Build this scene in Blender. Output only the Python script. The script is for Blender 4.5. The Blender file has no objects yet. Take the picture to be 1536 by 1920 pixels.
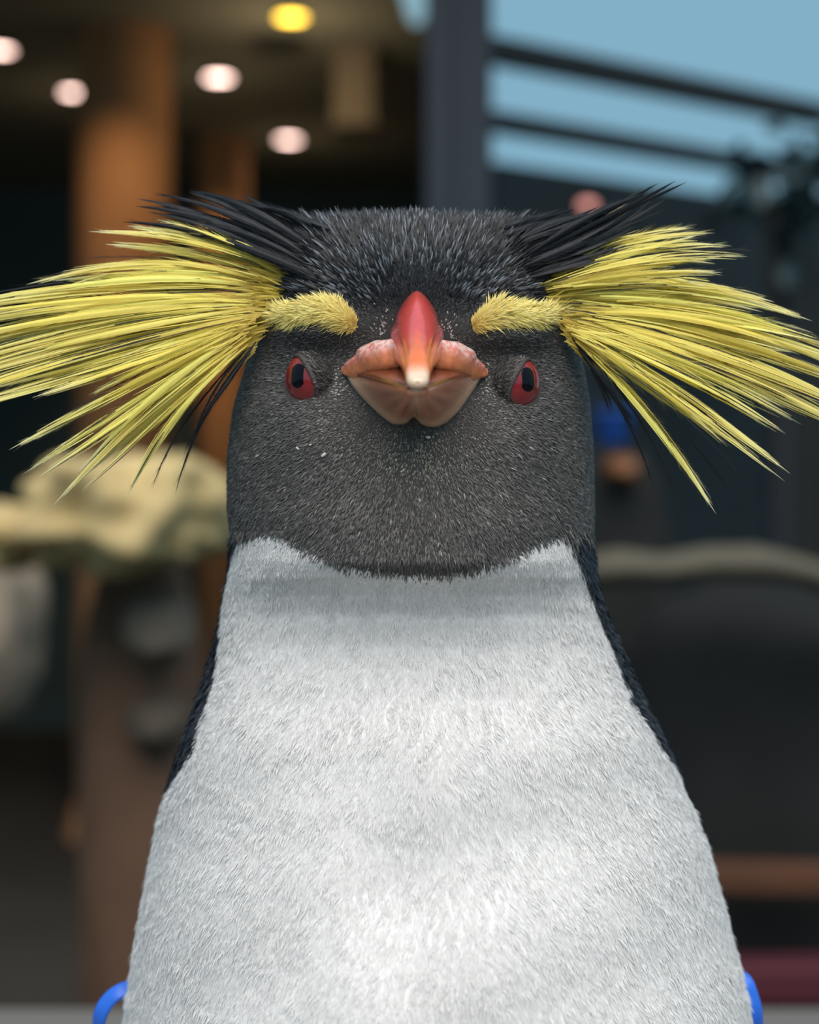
import bpy, bmesh, math, random
import numpy as np
from mathutils import Vector, Matrix, noise as mnoise

random.seed(7)
rng = np.random.default_rng(11)
scene = bpy.context.scene
COL = scene.collection

# ------------------------------------------------------------------ camera
F = 3200.0                 # focal length in pixels of the 1536 x 1920 frame
S = 0.000145               # metres per pixel at the bird's face
D = F * S                  # distance of the face from the lens
CAM_Z = 0.36               # lens height above the ledge the bird stands on
cam_data = bpy.data.cameras.new('camera')
cam = bpy.data.objects.new('camera', cam_data)
COL.objects.link(cam)
cam.location = (0, -D, CAM_Z)
cam.rotation_euler = (math.pi / 2, 0, 0)
cam_data.sensor_fit = 'VERTICAL'
cam_data.sensor_height = 24.0
cam_data.lens = 24.0 * F / 1920.0
cam_data.clip_start = 0.01
cam_data.clip_end = 300
cam_data.dof.use_dof = True
cam_data.dof.focus_distance = D + 40 * S
cam_data.dof.aperture_fstop = 5.0
scene.camera = cam

# ------------------------------------------------------------------ sky, sun, exposure
def lin(r, g, b):
    def f(c):
        c /= 255.0
        return c / 12.92 if c <= 0.04045 else ((c + 0.055) / 1.055) ** 2.4
    return (f(r), f(g), f(b))

world = bpy.data.worlds.new('sky')
scene.world = world
world.use_nodes = True
wn, wl = world.node_tree.nodes, world.node_tree.links
wn.clear()
w_out = wn.new('ShaderNodeOutputWorld')
w_bg = wn.new('ShaderNodeBackground')
w_geo = wn.new('ShaderNodeTexCoord')
w_sep = wn.new('ShaderNodeSeparateXYZ')
w_ramp = wn.new('ShaderNodeValToRGB')
w_ramp.color_ramp.elements[0].position = 0.0
w_ramp.color_ramp.elements[0].color = (*lin(138, 184, 206), 1)
w_ramp.color_ramp.elements[1].position = 0.9
w_ramp.color_ramp.elements[1].color = (*lin(150, 182, 205), 1)
wl.new(w_geo.outputs['Generated'], w_sep.inputs[0])
wl.new(w_sep.outputs['Z'], w_ramp.inputs[0])
wl.new(w_ramp.outputs[0], w_bg.inputs['Color'])
w_bg.inputs['Strength'].default_value = 1.0
wl.new(w_bg.outputs[0], w_out.inputs[0])

sun_data = bpy.data.lights.new('sun', 'SUN')
sun_data.energy = 3.45
sun_data.angle = math.radians(64)
sun_data.color = (1.0, 0.89, 0.81)
sun = bpy.data.objects.new('sun', sun_data)
COL.objects.link(sun)
sun.rotation_euler = (math.radians(36), 0, math.radians(5))

scene.view_settings.view_transform = 'Standard'
scene.view_settings.look = 'None'
scene.view_settings.exposure = 0.0
scene.view_settings.gamma = 1.0
scene.view_settings.use_curve_mapping = False

# ------------------------------------------------------------------ helpers
def W(x, y, d):
    """pixel x, y and depth d (pixels behind the face plane) -> world point(s)"""
    x, y, d = np.asarray(x, float), np.asarray(y, float), np.asarray(d, float)
    k = S * (1 + d / F)
    return np.stack([(x - 768) * k, d * S + 0 * x, CAM_Z + (960 - y) * k], -1)

def WM(x, y, dist):
    """pixel x, y and distance from the lens in metres -> world point"""
    return Vector(((x - 768) / F * dist, dist - D, CAM_Z + (960 - y) / F * dist))

def tag(o, label=None, cat=None, group=None, kind=None):
    if label: o['label'] = label
    if cat: o['category'] = cat
    if group: o['group'] = group
    if kind: o['kind'] = kind
    return o

def empty(name, loc=(0, 0, 0), parent=None):
    o = bpy.data.objects.new(name, None)
    o.empty_display_size = 0.02
    COL.objects.link(o)
    o.location = loc
    o.parent = parent
    return o

def mesh_np(name, verts, quads=None, tris=None, mat=None, parent=None, cols=None, smooth=True):
    verts = np.asarray(verts, np.float32).reshape(-1, 3)
    if parent is not None:
        verts = verts - np.array(parent_origin(parent), np.float32)
    me = bpy.data.meshes.new(name)
    nq = 0 if quads is None else len(quads)
    nt = 0 if tris is None else len(tris)
    idx = []
    if nq: idx.append(np.asarray(quads, np.int32).reshape(-1))
    if nt: idx.append(np.asarray(tris, np.int32).reshape(-1))
    idx = np.concatenate(idx)
    starts = np.concatenate([np.arange(nq) * 4, nq * 4 + np.arange(nt) * 3]).astype(np.int32)
    me.vertices.add(len(verts)); me.vertices.foreach_set('co', verts.reshape(-1))
    me.loops.add(len(idx)); me.loops.foreach_set('vertex_index', idx)
    me.polygons.add(nq + nt)
    me.polygons.foreach_set('loop_start', starts)
    me.update(calc_edges=True)
    me.polygons.foreach_set('use_smooth', np.full(nq + nt, smooth))
    if cols is not None:
        a = me.color_attributes.new('col', 'FLOAT_COLOR', 'POINT')
        c = np.ones((len(verts), 4), np.float32); c[:, :3] = cols
        a.data.foreach_set('color', c.reshape(-1))
    me.validate()
    if mat: me.materials.append(mat)
    o = bpy.data.objects.new(name, me)
    COL.objects.link(o)
    if parent is not None: o.parent = parent
    return o

def parent_origin(p):
    v = Vector((0, 0, 0))
    while p is not None:
        v += p.location; p = p.parent
    return v

def bm_obj(name, bm, mat, parent=None, smooth=False):
    me = bpy.data.meshes.new(name)
    bmesh.ops.recalc_face_normals(bm, faces=bm.faces)
    bm.to_mesh(me); bm.free()
    if smooth:
        for p in me.polygons: p.use_smooth = True
    if parent is not None:
        me.transform(Matrix.Translation(-parent_origin(parent)))
    me.materials.append(mat)
    o = bpy.data.objects.new(name, me)
    COL.objects.link(o)
    if parent is not None: o.parent = parent
    return o

def box_bm(lo, hi, bevel=0.0):
    bm = bmesh.new()
    bmesh.ops.create_cube(bm, size=1)
    lo, hi = Vector(lo), Vector(hi)
    for v in bm.verts:
        v.co = Vector([lo[i] + (v.co[i] + .5) * (hi[i] - lo[i]) for i in range(3)])
    if bevel:
        bmesh.ops.bevel(bm, geom=bm.edges[:], offset=bevel, segments=2, affect='EDGES', profile=.5)
    return bm

def bar_bm(a, b, w, h, bevel=0.0):
    """straight bar from a to b; w across (horizontal), h up"""
    a, b = Vector(a), Vector(b)
    t = (b - a).normalized()
    up = Vector((0, 0, 1)) if abs(t.z) < .9 else Vector((0, 1, 0))
    s = t.cross(up).normalized(); u = s.cross(t)
    bm = bmesh.new()
    v = []
    for p in (a, b):
        for i, j in ((-1, -1), (1, -1), (1, 1), (-1, 1)):
            v.append(bm.verts.new(p + s * (i * w / 2) + u * (j * h / 2)))
    for f in ((0, 1, 2, 3), (7, 6, 5, 4), (0, 4, 5, 1), (1, 5, 6, 2), (2, 6, 7, 3), (3, 7, 4, 0)):
        bm.faces.new([v[i] for i in f])
    if bevel:
        bmesh.ops.bevel(bm, geom=bm.edges[:], offset=bevel, segments=2, affect='EDGES', profile=.5)
    return bm

def mat_new(name, color, rough=.6, spec=.4, noise_scale=None, noise_amt=.3, bump=0, emit=None, estr=0, metal=0):
    m = bpy.data.materials.new(name); m.use_nodes = True
    n, l = m.node_tree.nodes, m.node_tree.links
    b = n['Principled BSDF']
    b.inputs['Base Color'].default_value = (*color, 1)
    b.inputs['Roughness'].default_value = rough
    b.inputs['Specular IOR Level'].default_value = spec
    b.inputs['Metallic'].default_value = metal
    if noise_scale:
        tc = n.new('ShaderNodeTexCoord'); no = n.new('ShaderNodeTexNoise')
        no.inputs['Scale'].default_value = noise_scale; no.inputs['Detail'].default_value = 5
        l.new(tc.outputs['Object'], no.inputs['Vector'])
        mx = n.new('ShaderNodeMix'); mx.data_type = 'RGBA'
        mx.inputs[6].default_value = (*[c * (1 - noise_amt) for c in color], 1)
        mx.inputs[7].default_value = (*[min(1, c * (1 + noise_amt)) for c in color], 1)
        l.new(no.outputs['Fac'], mx.inputs[0]); l.new(mx.outputs[2], b.inputs['Base Color'])
        if bump:
            bp = n.new('ShaderNodeBump'); bp.inputs['Strength'].default_value = bump
            l.new(no.outputs['Fac'], bp.inputs['Height']); l.new(bp.outputs[0], b.inputs['Normal'])
    if emit:
        b.inputs['Emission Color'].default_value = (*emit, 1)
        b.inputs['Emission Strength'].default_value = estr
    return m

def mat_attr(name, rough=.55, spec=.4, translucent=0, sss=0, noise_scale=0, noise_amt=.2, bump=0, coat=0, sheen=0):
    """pigment comes from the mesh's own colour attribute"""
    m = bpy.data.materials.new(name); m.use_nodes = True
    n, l = m.node_tree.nodes, m.node_tree.links
    b = n['Principled BSDF']
    at = n.new('ShaderNodeAttribute'); at.attribute_name = 'col'
    csock = at.outputs['Color']
    if noise_scale:
        tc = n.new('ShaderNodeTexCoord'); no = n.new('ShaderNodeTexNoise')
        no.inputs['Scale'].default_value = noise_scale; no.inputs['Detail'].default_value = 4
        l.new(tc.outputs['Object'], no.inputs['Vector'])
        mr = n.new('ShaderNodeMapRange')
        mr.inputs['To Min'].default_value = 1 - noise_amt; mr.inputs['To Max'].default_value = 1 + noise_amt
        l.new(no.outputs['Fac'], mr.inputs['Value'])
        vm = n.new('ShaderNodeVectorMath'); vm.operation = 'SCALE'
        l.new(csock, vm.inputs[0]); l.new(mr.outputs[0], vm.inputs['Scale'])
        csock = vm.outputs[0]
        if bump:
            bp = n.new('ShaderNodeBump'); bp.inputs['Strength'].default_value = bump; bp.inputs['Distance'].default_value = .001
            l.new(no.outputs['Fac'], bp.inputs['Height']); l.new(bp.outputs[0], b.inputs['Normal'])
    l.new(csock, b.inputs['Base Color'])
    b.inputs['Roughness'].default_value = rough
    b.inputs['Specular IOR Level'].default_value = spec
    if sss:
        b.inputs['Subsurface Weight'].default_value = sss
        b.inputs['Subsurface Radius'].default_value = (1, .35, .2)
        b.inputs['Subsurface Scale'].default_value = .004
    if coat:
        b.inputs['Coat Weight'].default_value = coat; b.inputs['Coat Roughness'].default_value = .12
    if sheen:
        b.inputs['Sheen Weight'].default_value = sheen
    if translucent:
        tr = n.new('ShaderNodeBsdfTranslucent'); mx = n.new('ShaderNodeMixShader')
        l.new(csock, tr.inputs['Color']); mx.inputs[0].default_value = translucent
        l.new(b.outputs[0], mx.inputs[1]); l.new(tr.outputs[0], mx.inputs[2])
        l.new(mx.outputs[0], n['Material Output'].inputs['Surface'])
    return m

# ------------------------------------------------------------------ the place behind the bird
FLOOR_Z = -0.85
CEIL_Z = CAM_Z + 1.8
M = {}
M['concrete'] = mat_new('concrete', lin(108, 106, 102), .85, .2, 9, .15, .15)
M['ground'] = mat_new('dark_ground', lin(62, 60, 56), .9, .2, 3, .3)
M['ceiling'] = mat_new('ceiling_paint', lin(150, 146, 126), .9, .1, 2, .15)
M['backwall'] = mat_new('dark_wall', lin(84, 100, 100), .9, .1, 1.2, .3)
M['lowwall'] = mat_new('dark_slate_wall', lin(34, 44, 48), .9, .1, 2.5, .4)
M['steel'] = mat_new('painted_steel', lin(35, 45, 56), .55, .4, 4, .12)
M['bar'] = mat_new('dark_bar', lin(30, 36, 38), .6, .3)
M['beige'] = mat_new('beige_plaster', lin(168, 148, 122), .9, .1, 3, .1)
M['wood'] = mat_new('brown_column', lin(176, 128, 88), .8, .2, 5, .2)
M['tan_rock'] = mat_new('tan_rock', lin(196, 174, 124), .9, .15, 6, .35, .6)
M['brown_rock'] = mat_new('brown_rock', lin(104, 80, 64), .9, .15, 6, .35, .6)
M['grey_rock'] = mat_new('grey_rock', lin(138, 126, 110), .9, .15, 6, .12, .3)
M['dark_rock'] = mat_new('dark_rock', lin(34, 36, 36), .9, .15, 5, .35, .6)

def struct(name, bm, mat, parent=None):
    o = bm_obj(name, bm, mat, parent)
    if parent is None: o['kind'] = 'structure'
    return o

# the grey ledge the bird stands on, the floor below it, ceiling and walls
LEDGE_BACK = CAM_Z * F / 926 - D
struct('floor_ledge', box_bm((-1.6, -0.9, -0.85), (1.6, LEDGE_BACK, 0.0), .008), M['concrete'])
struct('floor', box_bm((-14, -14, FLOOR_Z - .1), (14, 14, FLOOR_Z)), M['ground'])
WA = WM(905, 960, 4.0); WA.z = 0             # foot of the steel post, where the window wall starts
WDIR = Vector((.933, .656, 0)).normalized()
def wall_pt(u, z): p = WA + WDIR * u; p.z = z; return p
ceil_bm = bmesh.new()
poly = [(-5, 2.9), (1.0, 2.9), (WA.x, WA.y + .08), (WA.x, 9.0), (-5, 9.0)]
vb = [ceil_bm.verts.new((x, y, CEIL_Z)) for x, y in poly]
vt = [ceil_bm.verts.new((x, y, CEIL_Z + .15)) for x, y in poly]
ceil_bm.faces.new(vb); ceil_bm.faces.new(vt[::-1])
for i in range(5):
    j = (i + 1) % 5
    ceil_bm.faces.new([vb[i], vb[j], vt[j], vt[i]])
struct('ceiling', ceil_bm, M['ceiling'])
struct('wall_back', box_bm((-5, 9.0, FLOOR_Z), (WA.x + .1, 9.15, CEIL_Z + .15)), M['backwall'])
struct('wall_left', box_bm((-5.1, 2.9, FLOOR_Z), (-5, 9.15, CEIL_Z + .15)), M['backwall'])
struct('wall_side', box_bm((WA.x - .1, WA.y + .1, FLOOR_Z), (WA.x, 9.0, CEIL_Z + .15)), M['backwall'])
# window wall on the right: dark parapet, post, transoms and panes
SILL = CAM_Z + 650 / F * 4.0
struct('wall_right', bar_bm(wall_pt(0, (FLOOR_Z + SILL) / 2), wall_pt(6, (FLOOR_Z + SILL) / 2), .1, SILL - FLOOR_Z), M['lowwall'])
win = empty('window_1', wall_pt(0, SILL)); win['kind'] = 'structure'
struct('window_post', box_bm((WA.x - .125, WA.y - .07, FLOOR_Z), (WA.x + .02, WA.y + .08, CEIL_Z + .6), .01), M['steel'], win)
struct('window_post', box_bm((WA.x - .135, WA.y - .10, FLOOR_Z), (WA.x - .075, WA.y - .07, CEIL_Z + .6), .006), M['steel'], win)
Z_T = [CAM_Z + 745 / F * 4.0 - .012, CAM_Z + 885 / F * 4.0 - .02, CAM_Z + 1.75]
for z, h in zip(Z_T, (.042, .058, .06)):
    struct('transom', bar_bm(wall_pt(.0, z), wall_pt(6, z), .06, h, .004), M['bar'], win)
gl = bpy.data.materials.new('window_glass'); gl.use_nodes = True
gn, gll = gl.node_tree.nodes, gl.node_tree.links
gn.clear()
go = gn.new('ShaderNodeOutputMaterial'); gt = gn.new('ShaderNodeBsdfTransparent'); gg = gn.new('ShaderNodeBsdfGlossy')
gm = gn.new('ShaderNodeMixShader'); gm.inputs[0].default_value = .04
gt.inputs['Color'].default_value = (.93, .96, .97, 1); gg.inputs['Roughness'].default_value = .02
gll.new(gt.outputs[0], gm.inputs[1]); gll.new(gg.outputs[0], gm.inputs[2]); gll.new(gm.outputs[0], go.inputs['Surface'])
levels = [SILL] + Z_T
for k in range(3):
    z0, z1 = levels[k], levels[k + 1]
    struct('pane', bar_bm(wall_pt(0, (z0 + z1) / 2), wall_pt(6, (z0 + z1) / 2), .008, z1 - z0), gl, win)

# ceiling fittings
M['lamp_pink'] = mat_new('lamp_warm_white', (1, .9, .85), .5, .2, emit=lin(255, 214, 200), estr=9.0)
M['lamp_yellow'] = mat_new('lamp_yellow', (1, .8, .3), .5, .2, emit=lin(255, 205, 60), estr=8)
M['lamp_dim'] = mat_new('lamp_dim', (.5, .4, .2), .5, .2, emit=lin(140, 120, 60), estr=.7)
M['lamp_red'] = mat_new('lamp_salmon', (.9, .5, .45), .5, .2, emit=lin(235, 140, 125), estr=1.0)
M['trim'] = mat_new('lamp_trim', lin(60, 58, 50), .5, .4)

def ceiling_disc(name, px, py, rad, lamp_mat, label, cat, spot=None, group=None):
    dist = 1.8 * F / (960 - py)
    p = WM(px, py, dist); p.z = CEIL_Z
    root = empty(name, p); tag(root, label, cat, group)
    bm = bmesh.new()
    bmesh.ops.create_cone(bm, cap_ends=True, segments=32, radius1=rad * .86, radius2=rad * .8, depth=.012,
                          matrix=Matrix.Translation(p - Vector((0, 0, .006))))
    bm_obj('diffuser', bm, lamp_mat, root)
    bm = bmesh.new()                                     # ring trim
    prof = [(rad * .86, 0), (rad * 1.08, 0), (rad * 1.06, -.012), (rad * .88, -.016)]
    n = 32; vs = []
    for i in range(n):
        a = 2 * math.pi * i / n
        vs.append([bm.verts.new(p + Vector((r * math.cos(a), r * math.sin(a), z))) for r, z in prof])
    for i in range(n):
        for k in range(4):
            bm.faces.new([vs[i][k], vs[(i + 1) % n][k], vs[(i + 1) % n][(k + 1) % 4], vs[i][(k + 1) % 4]])
    bm_obj('trim_ring', bm, M['trim'], root)
    if spot:
        ld = bpy.data.lights.new('lamp_fill', 'POINT'); ld.energy = spot; ld.color = (1, .8, .55)
        ld.shadow_soft_size = .005
        lo = bpy.data.objects.new('lamp_fill', ld); COL.objects.link(lo)
        lo.parent = root; lo.location = (0, 0, -.3)  # unseen point light added under the fitting to brighten the ceiling
    return root

ceiling_disc('ceiling_light', 541, 257, .060, M['lamp_pink'], 'round white downlight, lowest of the lit ceiling lamps, left of the dark post', 'ceiling light', .5, group='white ceiling downlights')
ceiling_disc('ceiling_light', 410, 140, .060, M['lamp_pink'], 'round white downlight in the ceiling between the orange column and beige pilaster', 'ceiling light', .5, group='white ceiling downlights')
ceiling_disc('ceiling_light', 137, 168, .054, M['lamp_pink'], 'round white downlight at the left edge of the wide orange column', 'ceiling light', .4, group='white ceiling downlights')
ceiling_disc('ceiling_light', 2, 88, .05, M['lamp_pink'], 'round white downlight cut by the left edge of the picture', 'ceiling light', group='white ceiling downlights')
ceiling_disc('ceiling_light', 546, 26, .060, M['lamp_yellow'], 'bright yellow ceiling lamp at the top beside the beige pilaster', 'ceiling light', 2.5)
ceiling_disc('ceiling_light', 462, 180, .025, M['lamp_dim'], 'small dim amber lamp beside a white ceiling downlight', 'ceiling light')
ceiling_disc('ceiling_vent', 520, 78, .11, M['bar'], 'dark round vent in the ceiling below the yellow lamp', 'vent')

# columns behind, washed by warm lamps
def column(px0, px1, dist, z0, z1, mat, label, cat='column', name='column', round_=True):
    a, b = WM(px0, 960, dist), WM(px1, 960, dist)
    c = (a + b) / 2; r = (b.x - a.x) / 2
    root = empty(name, (c.x, c.y, z0)); tag(root, label, cat)
    bm = bmesh.new()
    n = 28
    prof = [(r * 1.0, z0 + .12), (r, z1)] 
    bmesh.ops.create_cone(bm, cap_ends=True, segments=n, radius1=r, radius2=r, depth=z1 - z0,
                          matrix=Matrix.Translation((c.x, c.y, (z0 + z1) / 2)))
    bm_obj('shaft', bm, mat, root, smooth=False)
    bm = bmesh.new()
    bmesh.ops.create_cone(bm, cap_ends=True, segments=n, radius1=r * 1.25, radius2=r * 1.1, depth=.12,
                          matrix=Matrix.Translation((c.x, c.y, z0 + .06)))
    bm_obj('plinth', bm, mat, root)
    return root, c, r
c1, cc1, r1 = column(146, 322, 6.4, FLOOR_Z, CEIL_Z, M['wood'], 'wide round column washed orange by a lamp at the left')
c2, cc2, r2 = column(372, 466, 8.2, FLOOR_Z, CEIL_Z, M['wood'], 'slimmer round column lit orange, right of the wide one')
def wash(root, c, r, out, aim_py, dist, energy, dx):
    # small hidden spotlight at the ceiling in front of the column
    p = Vector((c.x + dx, c.y - r - out, CEIL_Z - .03))
    ld = bpy.data.lights.new('column_spot', 'SPOT'); ld.energy = energy; ld.color = (1, .68, .38)
    ld.spot_size = math.radians(62); ld.spot_blend = 1.0; ld.shadow_soft_size = .004
    lo = bpy.data.objects.new('column_spot', ld); COL.objects.link(lo)
    lo.parent = root; lo.location = p - parent_origin(root)
    aim = Vector((c.x, c.y - r, WM(0, aim_py, dist).z))
    lo.rotation_euler = (aim - p).to_track_quat('-Z', 'Y').to_euler()
wash(c1, cc1, r1, .75, 520, 6.3, 30, .07)
wash(c2, cc2, r2, .9, 620, 8.1, 55, .03)
pil = empty('hanging_pilaster', WM(662, 235, 6.6)); tag(pil, 'beige rectangular pilaster hanging from the ceiling left of the dark post', 'pilaster')
a, b = WM(626, 235, 6.6), WM(700, 235, 6.6)
bm_obj('shaft', box_bm((a.x, a.y, a.z + .04), (b.x, a.y + .2, CEIL_Z)), M['beige'], pil)
bm_obj('foot_moulding', box_bm((a.x - .01, a.y - .01, a.z), (b.x + .01, a.y + .21, a.z + .04), .01), M['beige'], pil)
# pale pane at the top, left of the post; its glow stands in for sky
M['skypane'] = mat_new('sky_glow_pane', lin(150, 180, 190), .3, .5, emit=lin(150, 190, 205), estr=.8)
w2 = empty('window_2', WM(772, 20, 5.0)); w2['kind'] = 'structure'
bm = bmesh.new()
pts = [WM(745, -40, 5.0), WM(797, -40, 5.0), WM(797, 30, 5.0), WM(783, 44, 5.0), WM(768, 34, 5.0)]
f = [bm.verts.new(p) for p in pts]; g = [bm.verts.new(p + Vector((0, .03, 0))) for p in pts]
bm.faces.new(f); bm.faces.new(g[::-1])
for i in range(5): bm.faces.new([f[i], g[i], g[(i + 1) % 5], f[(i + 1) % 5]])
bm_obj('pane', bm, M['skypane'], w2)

# salmon lamps beyond the right crest
def bulb(px, py, dist, rad, label):
    p = WM(px, py, dist)
    root = empty('wall_lamp', p); tag(root, label, 'wall lamp')
    bm = bmesh.new(); bmesh.ops.create_uvsphere(bm, u_segments=20, v_segments=12, radius=rad, matrix=Matrix.Translation(p) @ Matrix.Diagonal((1.3, .8, .8, 1)))
    bm_obj('globe', bm, M['lamp_red'], root, True)
    bm = bmesh.new(); bmesh.ops.create_cone(bm, cap_ends=True, segments=16, radius1=rad * .5, radius2=rad * .35, depth=rad * 1.6,
                                            matrix=Matrix.Translation(p + Vector((0, rad * 1.2, 0))) @ Matrix.Rotation(math.pi / 2, 4, 'X'))
    bm_obj('bracket', bm, M['bar'], root)
bulb(1102, 386, 4.05, .016, 'small salmon-pink lamp glowing just above the black crest feathers at right')
bulb(1530, 380, 4.55, .022, 'small dim salmon lamp at the right picture edge under the plant')

# rocks
def rock(name, px, py, dist, size, mat, label, seed, rough=.28, parent=None, sub=4, stretch=None):
    c = WM(px, py, dist)
    bm = bmesh.new()
    bmesh.ops.create_icosphere(bm, subdivisions=sub, radius=1)
    off = Vector((seed * 7.3, seed * 3.1, seed * 5.7))
    for v in bm.verts:
        n = v.co.normalized()
        k = 1 + rough * mnoise.noise(n * 1.4 + off) + rough * .6 * mnoise.noise(n * 3.1 + off) + rough * .3 * mnoise.noise(n * 7 + off)
        q = n * k
        q = Vector([math.copysign(abs(q[i]) ** .8, q[i]) for i in range(3)])
        v.co = Vector((q.x * size[0], q.y * size[1], q.z * size[2]))
    me = bpy.data.meshes.new(name); bm.to_mesh(me); bm.free()
    for p in me.polygons: p.use_smooth = True
    me.materials.append(mat)
    o = bpy.data.objects.new(name, me); COL.objects.link(o); o.location = c
    if label: tag(o, label, 'rock')
    return o
PXM = lambda px, dist: px / F * dist
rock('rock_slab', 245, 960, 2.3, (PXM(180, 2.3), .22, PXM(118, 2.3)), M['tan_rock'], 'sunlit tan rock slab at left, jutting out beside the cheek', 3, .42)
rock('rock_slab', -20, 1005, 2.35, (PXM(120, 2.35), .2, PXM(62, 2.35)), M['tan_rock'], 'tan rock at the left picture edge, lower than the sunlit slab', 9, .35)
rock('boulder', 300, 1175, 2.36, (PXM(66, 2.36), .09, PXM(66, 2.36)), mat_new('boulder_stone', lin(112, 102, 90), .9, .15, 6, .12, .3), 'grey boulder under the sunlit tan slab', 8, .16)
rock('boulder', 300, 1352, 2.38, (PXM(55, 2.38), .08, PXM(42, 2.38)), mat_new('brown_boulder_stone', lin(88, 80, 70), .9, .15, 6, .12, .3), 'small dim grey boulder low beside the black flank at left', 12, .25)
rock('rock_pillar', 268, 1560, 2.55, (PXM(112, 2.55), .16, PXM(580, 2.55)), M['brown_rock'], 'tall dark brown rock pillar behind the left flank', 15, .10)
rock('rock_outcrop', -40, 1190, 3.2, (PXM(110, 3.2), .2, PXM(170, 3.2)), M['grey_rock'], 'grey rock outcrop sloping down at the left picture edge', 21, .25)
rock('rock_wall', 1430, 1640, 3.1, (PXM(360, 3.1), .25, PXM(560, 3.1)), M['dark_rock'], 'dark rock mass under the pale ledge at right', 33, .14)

# pale curved ledge at right
bm = bmesh.new()
path = [(1080, 1072), (1160, 1062), (1240, 1066), (1320, 1055), (1420, 1056), (1500, 1070), (1580, 1098), (1680, 1130)]
prev = None
for i, (x, y) in enumerate(path):
    c = WM(x, y, 2.75); h = PXM(30 + 4 * math.sin(i * 2.1), 2.75)
    ring = []
    for k in range(12):
        a = 2 * math.pi * k / 12
        ring.append(bm.verts.new(c + Vector((0, .09 * math.cos(a), h * math.sin(a) * (1 + .15 * mnoise.noise(Vector((i, k, 0))))))))
    if prev:
        for k in range(12): bm.faces.new([prev[k], prev[(k + 1) % 12], ring[(k + 1) % 12], ring[k]])
    else: bm.faces.new(ring)
    prev = ring
bm.faces.new(prev)
tag(bm_obj('rock_ledge', bm, mat_new('ledge_rock', lin(96, 92, 80), .9, .15, 6, .25, .5), None, True), 'pale weathered ledge curving behind the shoulder at right', 'ledge')

# small things on and around the right-hand rocks
M['blue'] = mat_new('blue_plastic', lin(64, 126, 236), .5, .4)
M['orange'] = mat_new('orange_brown', lin(120, 76, 40), .5, .4)
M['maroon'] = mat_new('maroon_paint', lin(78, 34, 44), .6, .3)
M['amber'] = mat_new('amber_glow', lin(84, 55, 38), .7, .3, 8, .25)
def tub(px, py, dist, r, h, mat, label, name, cat):
    p = WM(px, py, dist)
    root = empty(name, p); tag(root, label, cat)
    prof = [(0, 0), (r * .8, 0), (r, h), (r * 1.08, h), (r * 1.08, h * 1.06), (r * .93, h * 1.06), (r * .74, h * .06), (0, h * .06)]
    bm = bmesh.new(); n = 24; vs = []
    for i in range(n):
        a = 2 * math.pi * i / n
        vs.append([bm.verts.new(p + Vector((q * math.cos(a), q * math.sin(a), z))) for q, z in prof[1:-1]])
    for i in range(n):
        for k in range(5):
            bm.faces.new([vs[i][k], vs[(i + 1) % n][k], vs[(i + 1) % n][k + 1], vs[i][k + 1]])
    bm.faces.new([v[0] for v in vs]); bm.faces.new([v[-1] for v in vs][::-1])
    bm_obj('tub', bm, mat, root, True)
    bm = bmesh.new(); pv = None
    for i in range(15):
        a = math.pi * i / 14
        c = p + Vector((r * 1.06 * math.cos(a), 0, h + r * .9 * math.sin(a)))
        ring = [bm.verts.new(c + Vector((.004 * math.cos(b) * math.cos(a), .004 * math.sin(b), .004 * math.cos(b) * math.sin(a)))) for b in (0, 1.57, 3.14, 4.71)]
        if pv:
            for k in range(4): bm.faces.new([pv[k], pv[(k + 1) % 4], ring[(k + 1) % 4], ring[k]])
        pv = ring
    bm_obj('handle', bm, M['steel'], root, True)
tub(1150, 832, 3.6, PXM(34, 3.6), PXM(56, 3.6), M['blue'], 'blurred blue bucket close beside the cheek at right', 'blob', 'blob')  # unidentified blue blob; the pail form is a guess
bould = rock('boulder', 1150, 1420, 3.62, (PXM(150, 3.6), .14, PXM(600, 3.6)), M['dark_rock'], 'dark boulder carrying the blue bucket behind the cheek at right', 41, .12)
bpos = WM(1150, 832, 3.6); rb_ = PXM(34, 3.6) * 1.1
zt = max(v.co.z for v in bould.data.vertices if math.hypot(v.co.x + bould.location.x - bpos.x, v.co.y + bould.location.y - bpos.y) < rb_)
bould.location.z = bpos.z - zt - .001
patch = rock('orange_lump', 1166, 880, 3.5, (PXM(32, 3.5), .05, PXM(24, 3.5)), M['orange'], None, 44, .2)  # unidentified orange-brown spot, made up as a lump on the boulder
patch.parent = bould; patch.location -= bould.location; patch['label'] = 'orange-brown lump'
bm = bar_bm(WM(1300, 1642, 2.72), WM(1640, 1648, 2.72), .06, PXM(52, 2.72), .006)  # bar added to stand in for a soft orange glow
beam = tag(bm_obj('glow_bar', bm, M['amber']), 'orange glow built as an amber beam low in the dark at right', 'beam')
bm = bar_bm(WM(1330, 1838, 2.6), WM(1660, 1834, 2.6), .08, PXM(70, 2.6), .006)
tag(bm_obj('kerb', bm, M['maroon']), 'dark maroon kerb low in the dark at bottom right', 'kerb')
tag(bm_obj('pipe_post', bar_bm(WM(1462, 960 + 880, 3.9), WM(1462, 410, 3.9), PXM(42, 3.9), PXM(42, 3.9), .01), M['steel']),
    'slim blue-grey post standing behind the right crest', 'post')

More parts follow.
